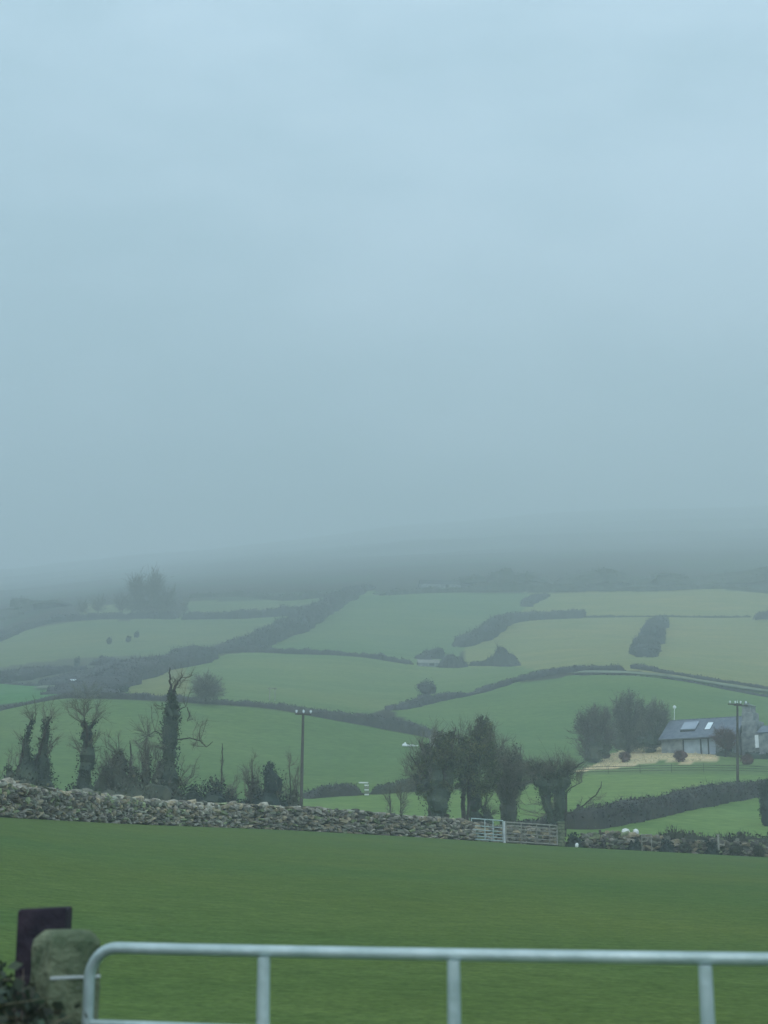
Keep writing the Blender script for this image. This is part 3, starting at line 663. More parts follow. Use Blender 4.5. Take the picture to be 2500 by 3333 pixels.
tree('grey bushy bare tree between the central ivy pair and the forked tree', 112,
  stems=[[(1098,1795,5),(1098,1745,4),(1096,1700,3),(1100,1640,1)],[(1096,1720,2.5),(1080,1670,2),(1078,1625,.8)],[(1098,1710,2.5),(1118,1660,2),(1124,1620,.8)]],
  ivy=[[(1098,1792,20),(1098,1750,20),(1095,1712,24),(1095,1680,20),(1092,1650,10)]],
  leafs=[(1092,1655,36,54,900,.16),(1112,1670,30,44,600,.16)], leaf_m='shrub', twigs=[(1090,1660,42,60,2600,9),(1115,1665,36,50,1400,9),(1090,1610,44,24,280,14),(1098,1710,24,36,500,10)], ivy_m='shrub', seed=16)
tree('V-forked tree with two thick ivy limbs behind the far gates', 110,
  stems=[[(1200,1795,7),(1190,1750,5),(1175,1710,4),(1165,1680,3),(1150,1655,1)],[(1202,1790,7),(1208,1740,5),(1214,1700,4),(1228,1668,3),(1262,1645,1)],[(1206,1760,3),(1238,1755,1.6),(1262,1738,1.5),(1288,1716,1.4),(1298,1700,1.2),(1300,1688,.6)],[(1222,1712,2),(1236,1700,1.2),(1256,1690,.6)]],
  ivy=[[(1198,1790,15),(1188,1755,15),(1178,1720,16),(1170,1690,18),(1160,1668,13)],[(1206,1780,16),(1208,1745,16),(1212,1710,18),(1216,1685,22),(1226,1664,12)],[(1192,1710,20),(1192,1690,22),(1192,1668,14)]],
  twigs=[(1150,1662,50,28,1300,12),(1215,1657,54,22,1300,12),(1190,1640,60,24,260,14),(1190,1720,16,40,160,8),(1270,1720,34,30,90,12),(1130,1740,22,32,120,10)], group=None, seed=17)
# grove beside the cottage
GR = 'round-headed bare trees beside the cottage'
tree('left bushy tree of the grove beside the slate-roofed cottage', 188,
  stems=[[(1286,1650,4),(1286,1600,3),(1280,1550,1)],[(1288,1610,2),(1262,1570,1)],[(1288,1610,2),(1310,1560,1)]], ivy=[[(1278,1645,20),(1284,1620,28),(1285,1595,24),(1285,1578,10)],[(1306,1628,16),(1310,1605,16)]],
  twigs=[(1275,1570,42,42,3000,8),(1292,1545,30,26,1300,8),(1252,1592,26,34,900,8),(1305,1590,24,36,1200,8)], leafs=[(1275,1570,40,38,2600,.13),(1290,1605,32,32,2400,.13)], leaf_m='shrub', ivy_m='shrub', twig_m='twig_brown', group=GR, seed=18)
tree('tallest round-headed tree in the middle of the cottage grove', 196,
  stems=[[(1358,1622,4),(1360,1590,3),(1360,1520,1)],[(1360,1590,2),(1335,1540,1)],[(1360,1590,2),(1385,1540,1)]], ivy=[[(1340,1616,22),(1346,1590,22),(1350,1570,10)],[(1375,1612,18),(1372,1590,14)]],
  twigs=[(1358,1530,38,40,3200,8),(1338,1570,36,40,2000,8),(1378,1575,34,40,2000,8)], leafs=[(1358,1530,36,36,2600,.13),(1340,1575,34,34,2200,.13),(1378,1578,30,34,2000,.13)], leaf_m='shrub', ivy_m='shrub', group=GR, seed=19)
tree('dark right-hand tree of the grove overhanging the cottage roof', 193,
  stems=[[(1412,1618,4),(1412,1590,3),(1415,1540,1)],[(1412,1590,2),(1435,1545,1)]], ivy=[[(1404,1612,22),(1408,1590,24),(1412,1565,20),(1414,1548,8)],[(1390,1610,16),(1388,1590,14)]],
  twigs=[(1415,1545,36,36,3000,8),(1428,1572,24,38,1800,8),(1395,1585,28,38,1300,8)], leafs=[(1415,1548,32,32,2600,.13),(1428,1575,20,32,1600,.13),(1398,1585,26,30,1600,.13)], leaf_m='shrub', ivy_m='ivy', group=GR, seed=20)
tree('purplish twiggy garden tree in front of the cottage roof', 184, stems=[[(1568,1632,2.5),(1567,1605,2),(1564,1585,1)]], twigs=[(1563,1592,24,18,1900,9),(1578,1600,15,14,700,8)], twig_m='red_shrub', seed=21)
tree('round bare tree standing on the mid hedge, right of the tall ivy trunk', 222, stems=[[(444,1520,2.5),(444,1490,2),(444,1465,1)]], twigs=[(447,1486,46,32,3000,7),(442,1476,32,24,1500,7)], seed=22)
tree('small bare tree in the mid hedge behind the ivy column', 224, stems=[[(185,1512,2),(186,1490,1.4)]], twigs=[(188,1492,40,20,500,10)], seed=23)
# misty far trees
FG = 'misty trees at the top of the far left field'
for k, (lab, u, v, tw) in enumerate([
  ('left crown of the twin tall trees fading in the mist', 296, 1334, [(296,1262,18,26,1000,12),(292,1300,26,24,900,11)]),
  ('right and tallest crown of the misty twin trees', 332, 1334, [(333,1258,21,27,1400,12),(335,1295,30,30,1500,11)]),
  ('lower bushy tree just right of the misty twin trees', 362, 1335, [(362,1292,20,24,800,11),(365,1318,16,14,300,8)]),
  ('small tree left of the misty twin trees', 264, 1334, [(262,1300,15,20,700,9)]),
  ('small lone tree at the gap right of the misty twin trees', 397, 1337, [(397,1308,10,16,360,7)]),
  ('low round tree near the left end of the misty tree row', 178, 1338, [(178,1312,16,14,420,8)]),
  ('low tree in the middle of the misty tree row', 212, 1336, [(212,1304,20,16,520,8)])]):
    Yt = float(G(u, v)[1]) + 6
    tree(lab, Yt, stems=[[(u, v, 1.2), (u, v - 22, .9), (u, v - 40 if k < 2 else v - 24, .4)]], twigs=tw, group=FG, seed=30 + k, depth=.8)

# ------------------------------------------------------------------ dry stone walls
def stones_wall(label, u0, u1, hfun, Yfun, name='dry_stone_wall', thick=.7, seed=0, cope=True, size=1.0, tonefun=None, group='field walls', ymul=0.0):
    R = np.random.default_rng(seed)
    us = np.linspace(u0, u1, max(4, int(abs(u1 - u0) / 20)))
    pts = np.array([GP(u, Yfun(u) + ymul) for u in us])
    d = np.concatenate([[0], np.cumsum(np.linalg.norm(np.diff(pts[:, :2], axis=0), axis=1))]); L = d[-1]
    def at(s):
        x = np.interp(s, d, pts[:, 0]); y = np.interp(s, d, pts[:, 1]); z, _ = ground(x, y)
        return np.stack([x, y, z], -1)
    hh = lambda s: np.interp(s, d, [hfun(u) * Yfun(u) / F for u in us]) + .07 * vnoise(np.stack([s, 0*s, 0*s], -1), 1.8, seed) 
    core = MB(); n = max(4, int(L / .8)); s = np.linspace(0, L, n); C = at(s); H = hh(s) - .10
    t = np.gradient(C[:, :2], axis=0); t /= np.linalg.norm(t, axis=1)[:, None]; nv = np.stack([-t[:, 1], t[:, 0], 0*t[:, 0]], 1)
    a = thick * .5 - .12
    V = np.stack([C + nv * a - [0, 0, .4], C + nv * (a * .75) + np.c_[0*H, 0*H, H], C - nv * (a * .75) + np.c_[0*H, 0*H, H], C - nv * a - [0, 0, .4]], 1)
    ii = np.arange(n * 4).reshape(n, 4)
    core.add(V.reshape(-1, 3), np.concatenate([np.stack([ii[:-1, k], ii[1:, k], ii[1:, k+1], ii[:-1, k+1]], -1) for k in range(3)]))
    core.add(V[[0, -1]].reshape(-1, 3), [(0, 1, 2, 3), (7, 6, 5, 4)])
    g = C[n // 2]
    root = thing(name, label, 'wall', g, group)
    core.build('wall_core', M['stone_dark'], root, origin=g)
    body = MB(); cp = MB(); bv, bf = ICO1
    S = []                                    # (s, z, side, lx, lz)
    for side in (-1, 1):
        z = .0; hm = float(hh(s).max())
        while z < hm:
            ch = R.uniform(.13, .25) * size; x = -R.uniform(0, .3)
            while x < L:
                lx = R.choice([R.uniform(.14, .30), R.uniform(.24, .42), R.uniform(.35, .8)]) * size; lz = ch * R.uniform(.8, 1.35)
                xc = x + lx / 2
                zc = z + ch / 2 + .06 * R.normal() + .05 * float(vnoise(np.array([[xc, z, 0]]), 2.5, seed + 4)[0])
                if zc + lz * .3 < float(hh(np.array([xc]))[0]): S.append((xc, zc, side, lx, lz))
                x += lx * R.uniform(.86, 1.02)
            z += ch * .88
    def put(mb, xs, zs, sd, lx, lz, ly, lean):
        c = at(np.clip(xs, 0, L)); k = np.clip(np.searchsorted(s, xs), 0, n - 1); tt = np.c_[t[k], 0*xs]; nn = nv[k]
        off = (thick * .5 - .1) * sd * (1 - .22 * np.clip(zs / 1.3, 0, 1.2)) - 0
        c = c + nn * off[:, None] + np.c_[0*xs, 0*xs, zs]
        N = len(xs); B = np.broadcast_to(bv, (N,) + bv.shape).copy()
        B = np.sign(B) * np.abs(B) ** .55
        B *= (1 + R.normal(size=(N, bv.shape[0], 1)) * .13)
        B *= np.stack([lx * .54, ly * .56, lz * .53], -1)[:, None]
        B += B[..., [2, 0, 1]] * R.normal(size=(N, 1, 3)) * .12
        ca, sa = np.cos(lean)[:, None], np.sin(lean)[:, None]
        bx = B[..., 0] * ca - B[..., 2] * sa; bz = B[..., 0] * sa + B[..., 2] * ca
        Vv = c[:, None] + bx[..., None] * tt[:, None] + B[..., 1:2] * nn[:, None] + np.stack([0*bz, 0*bz, bz], -1)
        lum = R.uniform(.24, 1.0, N) * 1.65 * (1 + .25 * vnoise(c, 5, seed + 6))
        hue = R.choice(4, N, p=[.45, .25, .2, .1]); base = np.array([(1, 1, 1), (1.1, 1.0, .82), (.78, .86, .82), (.75, .95, .6)])[hue]
        col = base * lum[:, None]
        if tonefun is not None: col = col * tonefun(xs / L)[:, None]
        mb.add(Vv.reshape(-1, 3), (np.arange(N)[:, None, None] * len(bv) + bf[None]).reshape(-1, 3), np.repeat(col, len(bv), 0))
    S = np.array(S)
    put(body, S[:, 0], S[:, 1], -S[:, 2] * -1.0, S[:, 3], S[:, 4], R.uniform(.20, .5, len(S)), R.normal(size=len(S)) * .22)
    body.build('stone_courses', M['stone'], root, origin=g, colors=True)
    if cope:
        xs = []; x = 0
        while x < L: l = R.uniform(.22, .5) * size; xs.append((x + l / 2, l)); x += l * .92
        xs = np.array(xs); z = hh(xs[:, 0]) + .01
        big = R.random(len(xs)) < .06
        put(cp, xs[:, 0], z + big * .05, 0 * z, xs[:, 1] * (1 + big * .2), R.uniform(.10, .20, len(xs)) * (1 + big * .7), np.full(len(xs), .5), R.normal(size=len(xs)) * .14)
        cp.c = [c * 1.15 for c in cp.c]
        cp.build('cope_stones', M['stone'], root, origin=g, colors=True)
    return root

WY = lambda u: float(np.interp(u, UG, wally))
hpx = lambda u: float(np.interp(u, [-400, 0, 150, 300, 450, 600, 800, 920, 1017], [84, 68, 58, 50, 46, 47, 45, 42, 39]))
stones_wall('long grey dry-stone wall crossing the top of the near meadow', -330, 1016, hpx, WY, seed=3, thick=.8, size=.82)
stones_wall('low dry-stone wall section behind the pair of far field gates', 1014, 1206, lambda u: 34, lambda u: WY(u) + 1.4, seed=5, thick=.6)
stones_wall('overgrown dry-stone wall at the right end of the meadow under the ragged hedge', 1262, 1800, lambda u: float(np.interp(u, [1262, 1340, 1395, 1420, 1800], [34, 35, 36, 33, 33])), WY, seed=6, thick=.7, cope=False, tonefun=lambda t: .75 + 0 * t)

def on(u, Y, dz=0): p = GP(u, Y); p[2] += dz; return p

# ragged hedge over the right wall
def hedge_fixed(label, us, Yoff, hpx_, wid, m, seed, group=None, twigs=40, leaf=50, rough=.25, lump=1.2, name='hedge', cat='hedge'):
    pts = [(u, 0) for u in us]
    global world_line
    old = world_line
    def wl(pts_, step, ymin=106.0, fixedY=None): return old(pts_, step, ymin, lambda u: WY(u) + Yoff)
    world_line = wl
    o = hedge(label, [(u, 1700) for u in us], hpx_, wid, m, rough, twigs, leaf, group, seed, name, cat, lump)
    world_line = old
    return o
RG = 'overgrowth along the right-hand wall'
hedge_fixed('ragged dark hedge topping the right end of the meadow wall', [1398,1440,1500,1560,1620,1700,1780], .1, [50,56,55,52,51,50,50], .55, 'hedge_green', 61, RG, 50, 26, .05, lump=1.5)
hedge_fixed('thin mat of dark growth capping the wall behind the two sheep', [1264,1290,1320,1350,1380,1402], .35, [39,41,40,39,41,43], .5, 'hedge_green', 67, RG, 60, 80, .06)
hedge_fixed('dark ivy clump filling the wall gap beside the mossy pillar', [1222,1230,1246,1260], -.1, [38,43,43,36], 1.0, 'ivy_dark', 62, RG, 30, 90, .1)
hedge_fixed('dark bramble clump below the two white sheep', [1350,1360,1378,1388], -.45, [24,30,28,20], .8, 'ivy_dark', 63, RG, 60, 90, .2)
hedge_fixed('dark creeper patch on the wall left of the ragged hedge end', [1425,1436,1450,1458], -.55, [34,38,38,26], .5, 'ivy_dark', 64, RG, 60, 90, .2)
hedge_fixed('dark creeper patch hanging on the middle of the ragged hedge', [1522,1532,1548,1556], -.6, [30,42,40,24], .5, 'ivy_dark', 65, RG, 60, 90, .2)
hedge_fixed('thin dark creeper strand on the wall between two stone stretches', [1298,1303,1307], -.45, [30,36,30], .4, 'hedge', 66, RG, 60, 80, .2)
for k, (u, w_, h_) in enumerate([(1480, 26, 20), (1590, 30, 24), (1640, 26, 22)]):
    lab = ['left tussock of dead growth at the foot of the right wall', 'middle tussock of dead growth at the foot of the right wall', 'tussock of dead growth at the foot of the right wall by the frame edge'][k]
    bush(lab, u, 0, w_, h_, 'hedge_green', group='tussocks along the right wall foot', Y=WY(u) - .7, dens=.8, twiggy=1.0, name='tussock', cat='tussock', seed=70 + k)
hedge_fixed('low leafy scrub between the ivy column and the tall ivy trunk, behind the wall', [196,240,290,345,400], 7, [74,88,84,92,70], 2.4, 'shrub', 68, 'scrub lining the far side of the wall', 60, 40, .22, name='scrub', cat='scrub')
hedge_fixed('low leafy scrub from the tall ivy trunk to the slim utility pole, behind the wall', [400,450,520,580,640,664], 9, [60,66,58,66,60,40], 2.2, 'shrub', 69, 'scrub lining the far side of the wall', 60, 40, .22, name='scrub', cat='scrub')
hedge_fixed('low leafy scrub at the foot of the twin-stemmed ivy tree, behind the wall', [-60,0,50,112], 7, [80,86,90,66], 2.4, 'shrub', 60, 'scrub lining the far side of the wall', 60, 40, .22, name='scrub', cat='scrub')
# mossy pillar
mb = MB(); p = on(1213, 98.0)
for k in range(7):
    box(mb, p + [random.uniform(-.03, .03), random.uniform(-.03, .03), .1 + .2 * k], (.42 + random.uniform(-.05, .05), .42, .21), Rz(random.uniform(-.1, .1)), col=random.uniform(.5, .9), bev=.04)
box(mb, p + [0, 0, 1.47], (.5, .5, .09), bev=.03, col=.9)
o = mb.build('stone_pillar', M['gatepost'], origin=p); tag(o, 'dark mossy stone pillar at the right end of the far gates', 'pillar')
mb = MB(); p = on(1297, 98.6)
tube(mb, [p - [0, 0, .3], p + [0, 0, .6], p + [0, 0, 1.15]], [.09, .085, .08], 7, jit=.2); tag(mb.build('fence_post', M['pole'], origin=p), 'short dark wooden post standing against the right-hand wall', 'post')
mb = MB(); p = on(1246, 97.4); blob(mb, p + [0, 0, .12], (.12, .10, .16), .2, .15, 3, ICO2); tag(mb.build('boulder', M['white'], origin=p), 'small white stone at the foot of the ivy-filled gap', 'stone')
mb = MB(); p = on(1553, 98.6); box(mb, p + [0, 0, .75], (.12, .06, .9), Rz(.2), bev=.01); box(mb, p + [0, 0, 1.22], (.2, .05, .08), Rz(.2), bev=.01); tag(mb.build('marker_post', M['wood_grey'], origin=p), 'pale upright marker post in front of the ragged right hedge', 'post')
mb = MB(); p = on(1398, 98.5)
for z in (.85, 1.0): box(mb, p + [0, 0, z], (.7, .05, .06), Rz(-.05), bev=.01)
for x in (-.3, .3): box(mb, p + [x, .06, .52], (.06, .06, 1.08), bev=.01)
tag(mb.build('hurdle', M['wood_grey'], origin=p), 'short grey hurdle of rails against the right-hand wall, beside the sheep', 'hurdle')

# ------------------------------------------------------------------ far field gates
def tube_gate(label, u0, u1, Y0, Y1, H, bars, stays, m, brace=None, lift=.1, rr=.03, group='far field gates'):
    a, b = on(u0, Y0), on(u1, Y1); root = thing('field_gate', label, 'gate', (a + b) / 2, group)
    g = (a + b) / 2; up = np.array([0, 0, 1.0])
    f = MB(); tube(f, [a + up * lift, a + up * (lift + H)], rr, 8); tube(f, [b + up * lift, b + up * (lift + H)], rr, 8)
    tube(f, [a + up * (lift + H), b + up * (lift + H)], rr, 8); tube(f, [a + up * lift, b + up * lift], rr, 8); f.build('gate_frame', M[m], root, origin=g)
    for z in bars:
        r = MB(); tube(r, [a + up * (lift + z), b + up * (lift + z)], rr * .8, 6); r.build('rail', M[m], root, origin=g)
    for t in stays:
        r = MB(); q0 = a + (b - a) * t - [0, .03, 0]; tube(r, [q0 + up * lift, q0 + up * (lift + H)], rr * .8, 6); r.build('stay', M[m], root, origin=g)
    if brace:
        r = MB(); tube(r, [a + (b - a) * brace[0] + up * (lift + H * brace[1]) - [0, .05, 0], a + (b - a) * brace[2] + up * (lift + H * brace[3]) - [0, .05, 0]], rr * .8, 6); r.build('brace', M[m], root, origin=g)
    return root
tube_gate('pale tubular metal gate at the right end of the long stone wall', 1019, 1087, WY(1019) - .1, WY(1087) + .2, 1.22, (.18, .36, .56, .80), (.42, .68), 'galv', rr=.035)
tube_gate('wide weathered gate with a diagonal brace beside the mossy pillar', 1093, 1204, WY(1093), WY(1204) - .2, 1.15, (.25, .5, .75, .96), (.3, .6, .85), 'wood_grey', brace=(.22, .7, .48, .1), rr=.045)
mb = MB(); p = on(1089.5, WY(1089) + .1); tube(mb, [p - [0, 0, .3], p + [0, 0, 1.3]], [.09, .08], 8, jit=.1); tag(mb.build('gate_post', M['galv_old'], origin=p), 'slim grey post between the two far field gates', 'post')

# ------------------------------------------------------------------ sheep
def sheep(label, p, ang, headdown, s=1.0, lying=False):
    root = thing('sheep', label, 'sheep', p, 'white sheep'); R = Rz(ang); hz = .32 if lying else .58
    b = MB()
    V, f = ICO3; W_ = V * [.48, .24, .27]; W_ = W_ * (1 + .08 * vnoise(W_, .09, 4))[:, None]; W_[:, 2] += hz
    W_[:, 2] += np.clip(-V[:, 0], 0, 1) * .02
    b.add((W_ * s) @ R.T + p, f)
    hp = np.array([.62, 0, hz - .28]) if headdown else np.array([.60, 0, hz + .16])
    tube(b, [np.array([.34, 0, hz + .04]) * s @ R.T + p, hp * [.86, 1, 1] * s @ R.T + p], [.15 * s, .085 * s], 8)
    for x in (-.3, .28):
        for y in (-.12, .12):
            if lying: continue
            top = np.array([x, y, hz - .16]); kn = np.array([x - .03, y, .3]); ft = np.array([x, y, .0])
            tube(b, [(q_ * s) @ R.T + p for q_ in (top, kn, ft)], [.06 * s, .035 * s, .03 * s], 6)
    tube(b, [(np.array(q_) * s) @ R.T + p for q_ in ((-.46, 0, hz + .05), (-.52, 0, hz - .12))], [.05 * s, .025 * s], 6)
    b.build('fleece', M['wool'], root, origin=p, smooth=True)
    h = MB(); V, f = ICO2; W_ = V * [.14, .075, .085]; W_[:, 1] *= (1 - .35 * np.clip(V[:, 0], 0, 1)); tilt = -1.0 if headdown else -.35
    c, s_ = math.cos(tilt), math.sin(tilt); W_ = np.stack([W_[:, 0] * c - W_[:, 2] * s_, W_[:, 1], W_[:, 0] * s_ + W_[:, 2] * c], -1) + hp
    h.add((W_ * s) @ R.T + p, f)
    for y in (-1, 1): blob(h, ((hp + [-.06, y * .11, .05]) * s) @ R.T + p, (.03 * s, .065 * s, .022 * s), 0, 1, 0, ICO1)
    h.build('head', M['face'], root, origin=p, smooth=True)
sheep('white sheep behind the right-hand wall, its head lowered to the left', on(1353, WY(1353) + 1.2, .68), PI + .9, True, .8)
sheep('white sheep facing away behind the wall, right of the other one', on(1375, WY(1375) + 1.2, .68), PI / 2, False, .8)
sheep('small white lamb lying at the foot of the climbing hedge below the pole', G(1590, 1724) - [0, 0, 0], .3, False, .55, True)
# the knoll the two sheep stand on
for (u, lab) in ((1353, 'grassy hummock under the head-down sheep behind the wall'), (1375, 'grassy hummock under the right sheep behind the wall')):
    mb = MB(); p = on(u, WY(u) + 1.2); blob(mb, p - [0, 0, .35], (.55, .9, 1.03), .06, .4, 2); tag(mb.build('hummock', MEADOW_M), lab, 'hummock', 'hummocks behind the wall')

# ------------------------------------------------------------------ poles
def pole(label, ub, vt, ut, Y, armw, tilt=0.0, white=3, double=False):
    g = GP(ub, Y); top = P3(ut, vt, Y); root = thing('utility_pole', label, 'pole', g, 'utility poles')
    m = MB(); tube(m, [g - [0, 0, .5], (g + top) / 2, top], [.15, .13, .10], 10); m.build('pole_shaft', M['pole'], root, origin=g)
    aw = armw * Y / F
    for k in range(2 if double else 1):
        m = MB(); box(m, top + [0 if not double else (-.3 + .6 * k), -.15, -.12 - .12 * k], (aw * (.8 if double else 1), .10, .12), Rz(tilt), bev=.01); m.build('cross_arm', M['pole'], root, origin=g)
    for x in np.linspace(-.46, .46, white) if white > 2 else (-.4, .4):
        m = MB(); c = top + Rz(tilt) @ np.array([x * aw, -.15, -.03])
        tube(m, [c, c + [0, 0, .08], c + [0, 0, .1], c + [0, 0, .24]], [.05, .05, .11, .07], 8); m.build('insulator', M['insul'], root, origin=g)
    m = MB(); tube(m, [top + [0, 0, -.02], top + [.01, 0, .28]], [.05, .03], 6); m.build('pole_cap', M['insul'], root, origin=g)
pole('slim wooden utility pole with white insulators standing behind the stone wall', 650, 1540, 655, 128, 34, .25)
pole('dark wooden utility pole with a double cross-arm in front of the cottage', 1593, 1519, 1593, 158, 40, .2, 4, True)
# distant pair of posts
mb = MB(); p = G(588, 1514)
for x in (-.42, .42): box(mb, p + [x, 0, .95], (.14, .14, 2.1), bev=.02)
box(mb, p + [0, 0, 1.95], (1.5, .12, .12), bev=.02)
tag(mb.build('post_frame', M['wood_grey'], origin=p), 'tiny goalpost-like frame of two posts and a beam in the middle field', 'frame')

# ------------------------------------------------------------------ stile, pale sheet, roofs
p = G(792, 1718.5) - [0, .6, 0]; p[2] = gz(p[0], p[1])
root = thing('stile', 'pale stepped stile set in the gap of the dark flat-topped hedge', 'stile', p)
for k, (w_, z) in enumerate(((.42, .12), (.34, .34), (.42, .56), (.36, .78), (.4, .99), (.9, 1.24))):
    m = MB(); box(m, p + [-.06 * k if k == 5 else (.05 if k % 2 else 0), 0, z], (w_, .35, .12), bev=.02); m.build('step' if k < 5 else 'hand_rail', M['wood_grey'] if k in (1, 3) else M['white'], root, origin=p)
m = MB()
for x in (-.15, .15): box(m, p + [x, .1, .6], (.08, .08, 1.3), bev=.01)
m.build('upright', M['wood_grey'], root, origin=p)

p = G(886, 1616); mb = MB(); n = 26
xs = np.linspace(-1, 1, n); ys = np.linspace(-.35, .35, 7); V = []
for x in xs:
    for y in ys:
        prof = .10 + .42 * math.exp(-((x + .62) / .16) ** 2) + .20 * math.exp(-((x + .9) / .1) ** 2) + .1 * math.exp(-((x - .25) / .3) ** 2)
        wv = prof * (1 - (y / .35) ** 2) + .05 * float(vnoise(np.array([[x * 3, y * 3, 0]]), .6, 2)[0])
        V.append(p + [x * 1.05, y * (1.1 - .3 * x), max(.01, wv) + .28])
ii = np.arange(n * 7).reshape(n, 7); Fq = np.stack([ii[:-1, :-1], ii[1:, :-1], ii[1:, 1:], ii[:-1, 1:]], -1).reshape(-1, 4)
V = np.array(V); mb.add(V, Fq); mb.add(V - [0, 0, .05], Fq[:, ::-1])
tag(mb.build('tarpaulin', M['white'], origin=p), 'crumpled white sheet lying on the green field left of the ivy trees', 'tarpaulin')

def shed(label, u, v, w, dpt, h, rise, ang, roofm, wallm='house_stone', cat='shed', name='shed'):
    p = G(u, v); R = Rz(ang); root = thing(name, label, cat, p)
    m = MB(); box(m, p + [0, 0, h / 2 - .3], (w, dpt, h + .6), R, bev=.02); 
    for sx in (-1, 1):
        Vv = np.array([(sx * w / 2, -dpt / 2, h), (sx * w / 2, dpt / 2, h), (sx * w / 2, 0, h + rise), (sx * (w / 2 - .2), -dpt / 2, h), (sx * (w / 2 - .2), dpt / 2, h), (sx * (w / 2 - .2), 0, h + rise)])
        m.add(Vv @ R.T + p, [(0, 1, 2), (3, 5, 4)])
    m.build('wall', M[wallm], root, origin=p)
    m = MB(); L2 = math.hypot(dpt / 2 + .25, rise); an = math.atan2(rise, dpt / 2)
    for sy in (-1, 1):
        c, s_ = math.cos(an), math.sin(an) * -sy
        T = np.array([[1, 0, 0], [0, c, -s_], [0, s_, c]])
        box(m, p + R @ np.array([0, sy * (dpt / 4 + .06), h + rise / 2 + .02]), (w + .4, L2, .08), R @ T)
    m.build('roof', M[roofm], root, origin=p)
    m = MB(); box(m, p + R @ np.array([w * .15, -dpt / 2 - .02, h * .42]), (1.2, .08, h * .8), R); m.build('door', M['panel_dark'], root, origin=p)
    return root
shed('low white-roofed shed among the gully scrub by the pale track', 172, 1476, 3.6, 1.6, .3, .4, .35, 'roof_white')
shed('small pale-gabled hut half hidden by the central ivy trees', 946, 1612, 2.2, 1.8, 1.1, .75, 1.3, 'wood_grey', 'wood_grey')
shed('low pale-roofed shed tucked under the central hillside scrub', 925, 1440, 5.0, 3.0, .7, .9, 0.05, 'wood_grey')
shed('faint dark-roofed barn in the mist at the foot of the moor', 950, 1273, 17, 8, 1.6, 2.2, .1, 'panel_dark', 'house_stone', 'barn', 'barn')

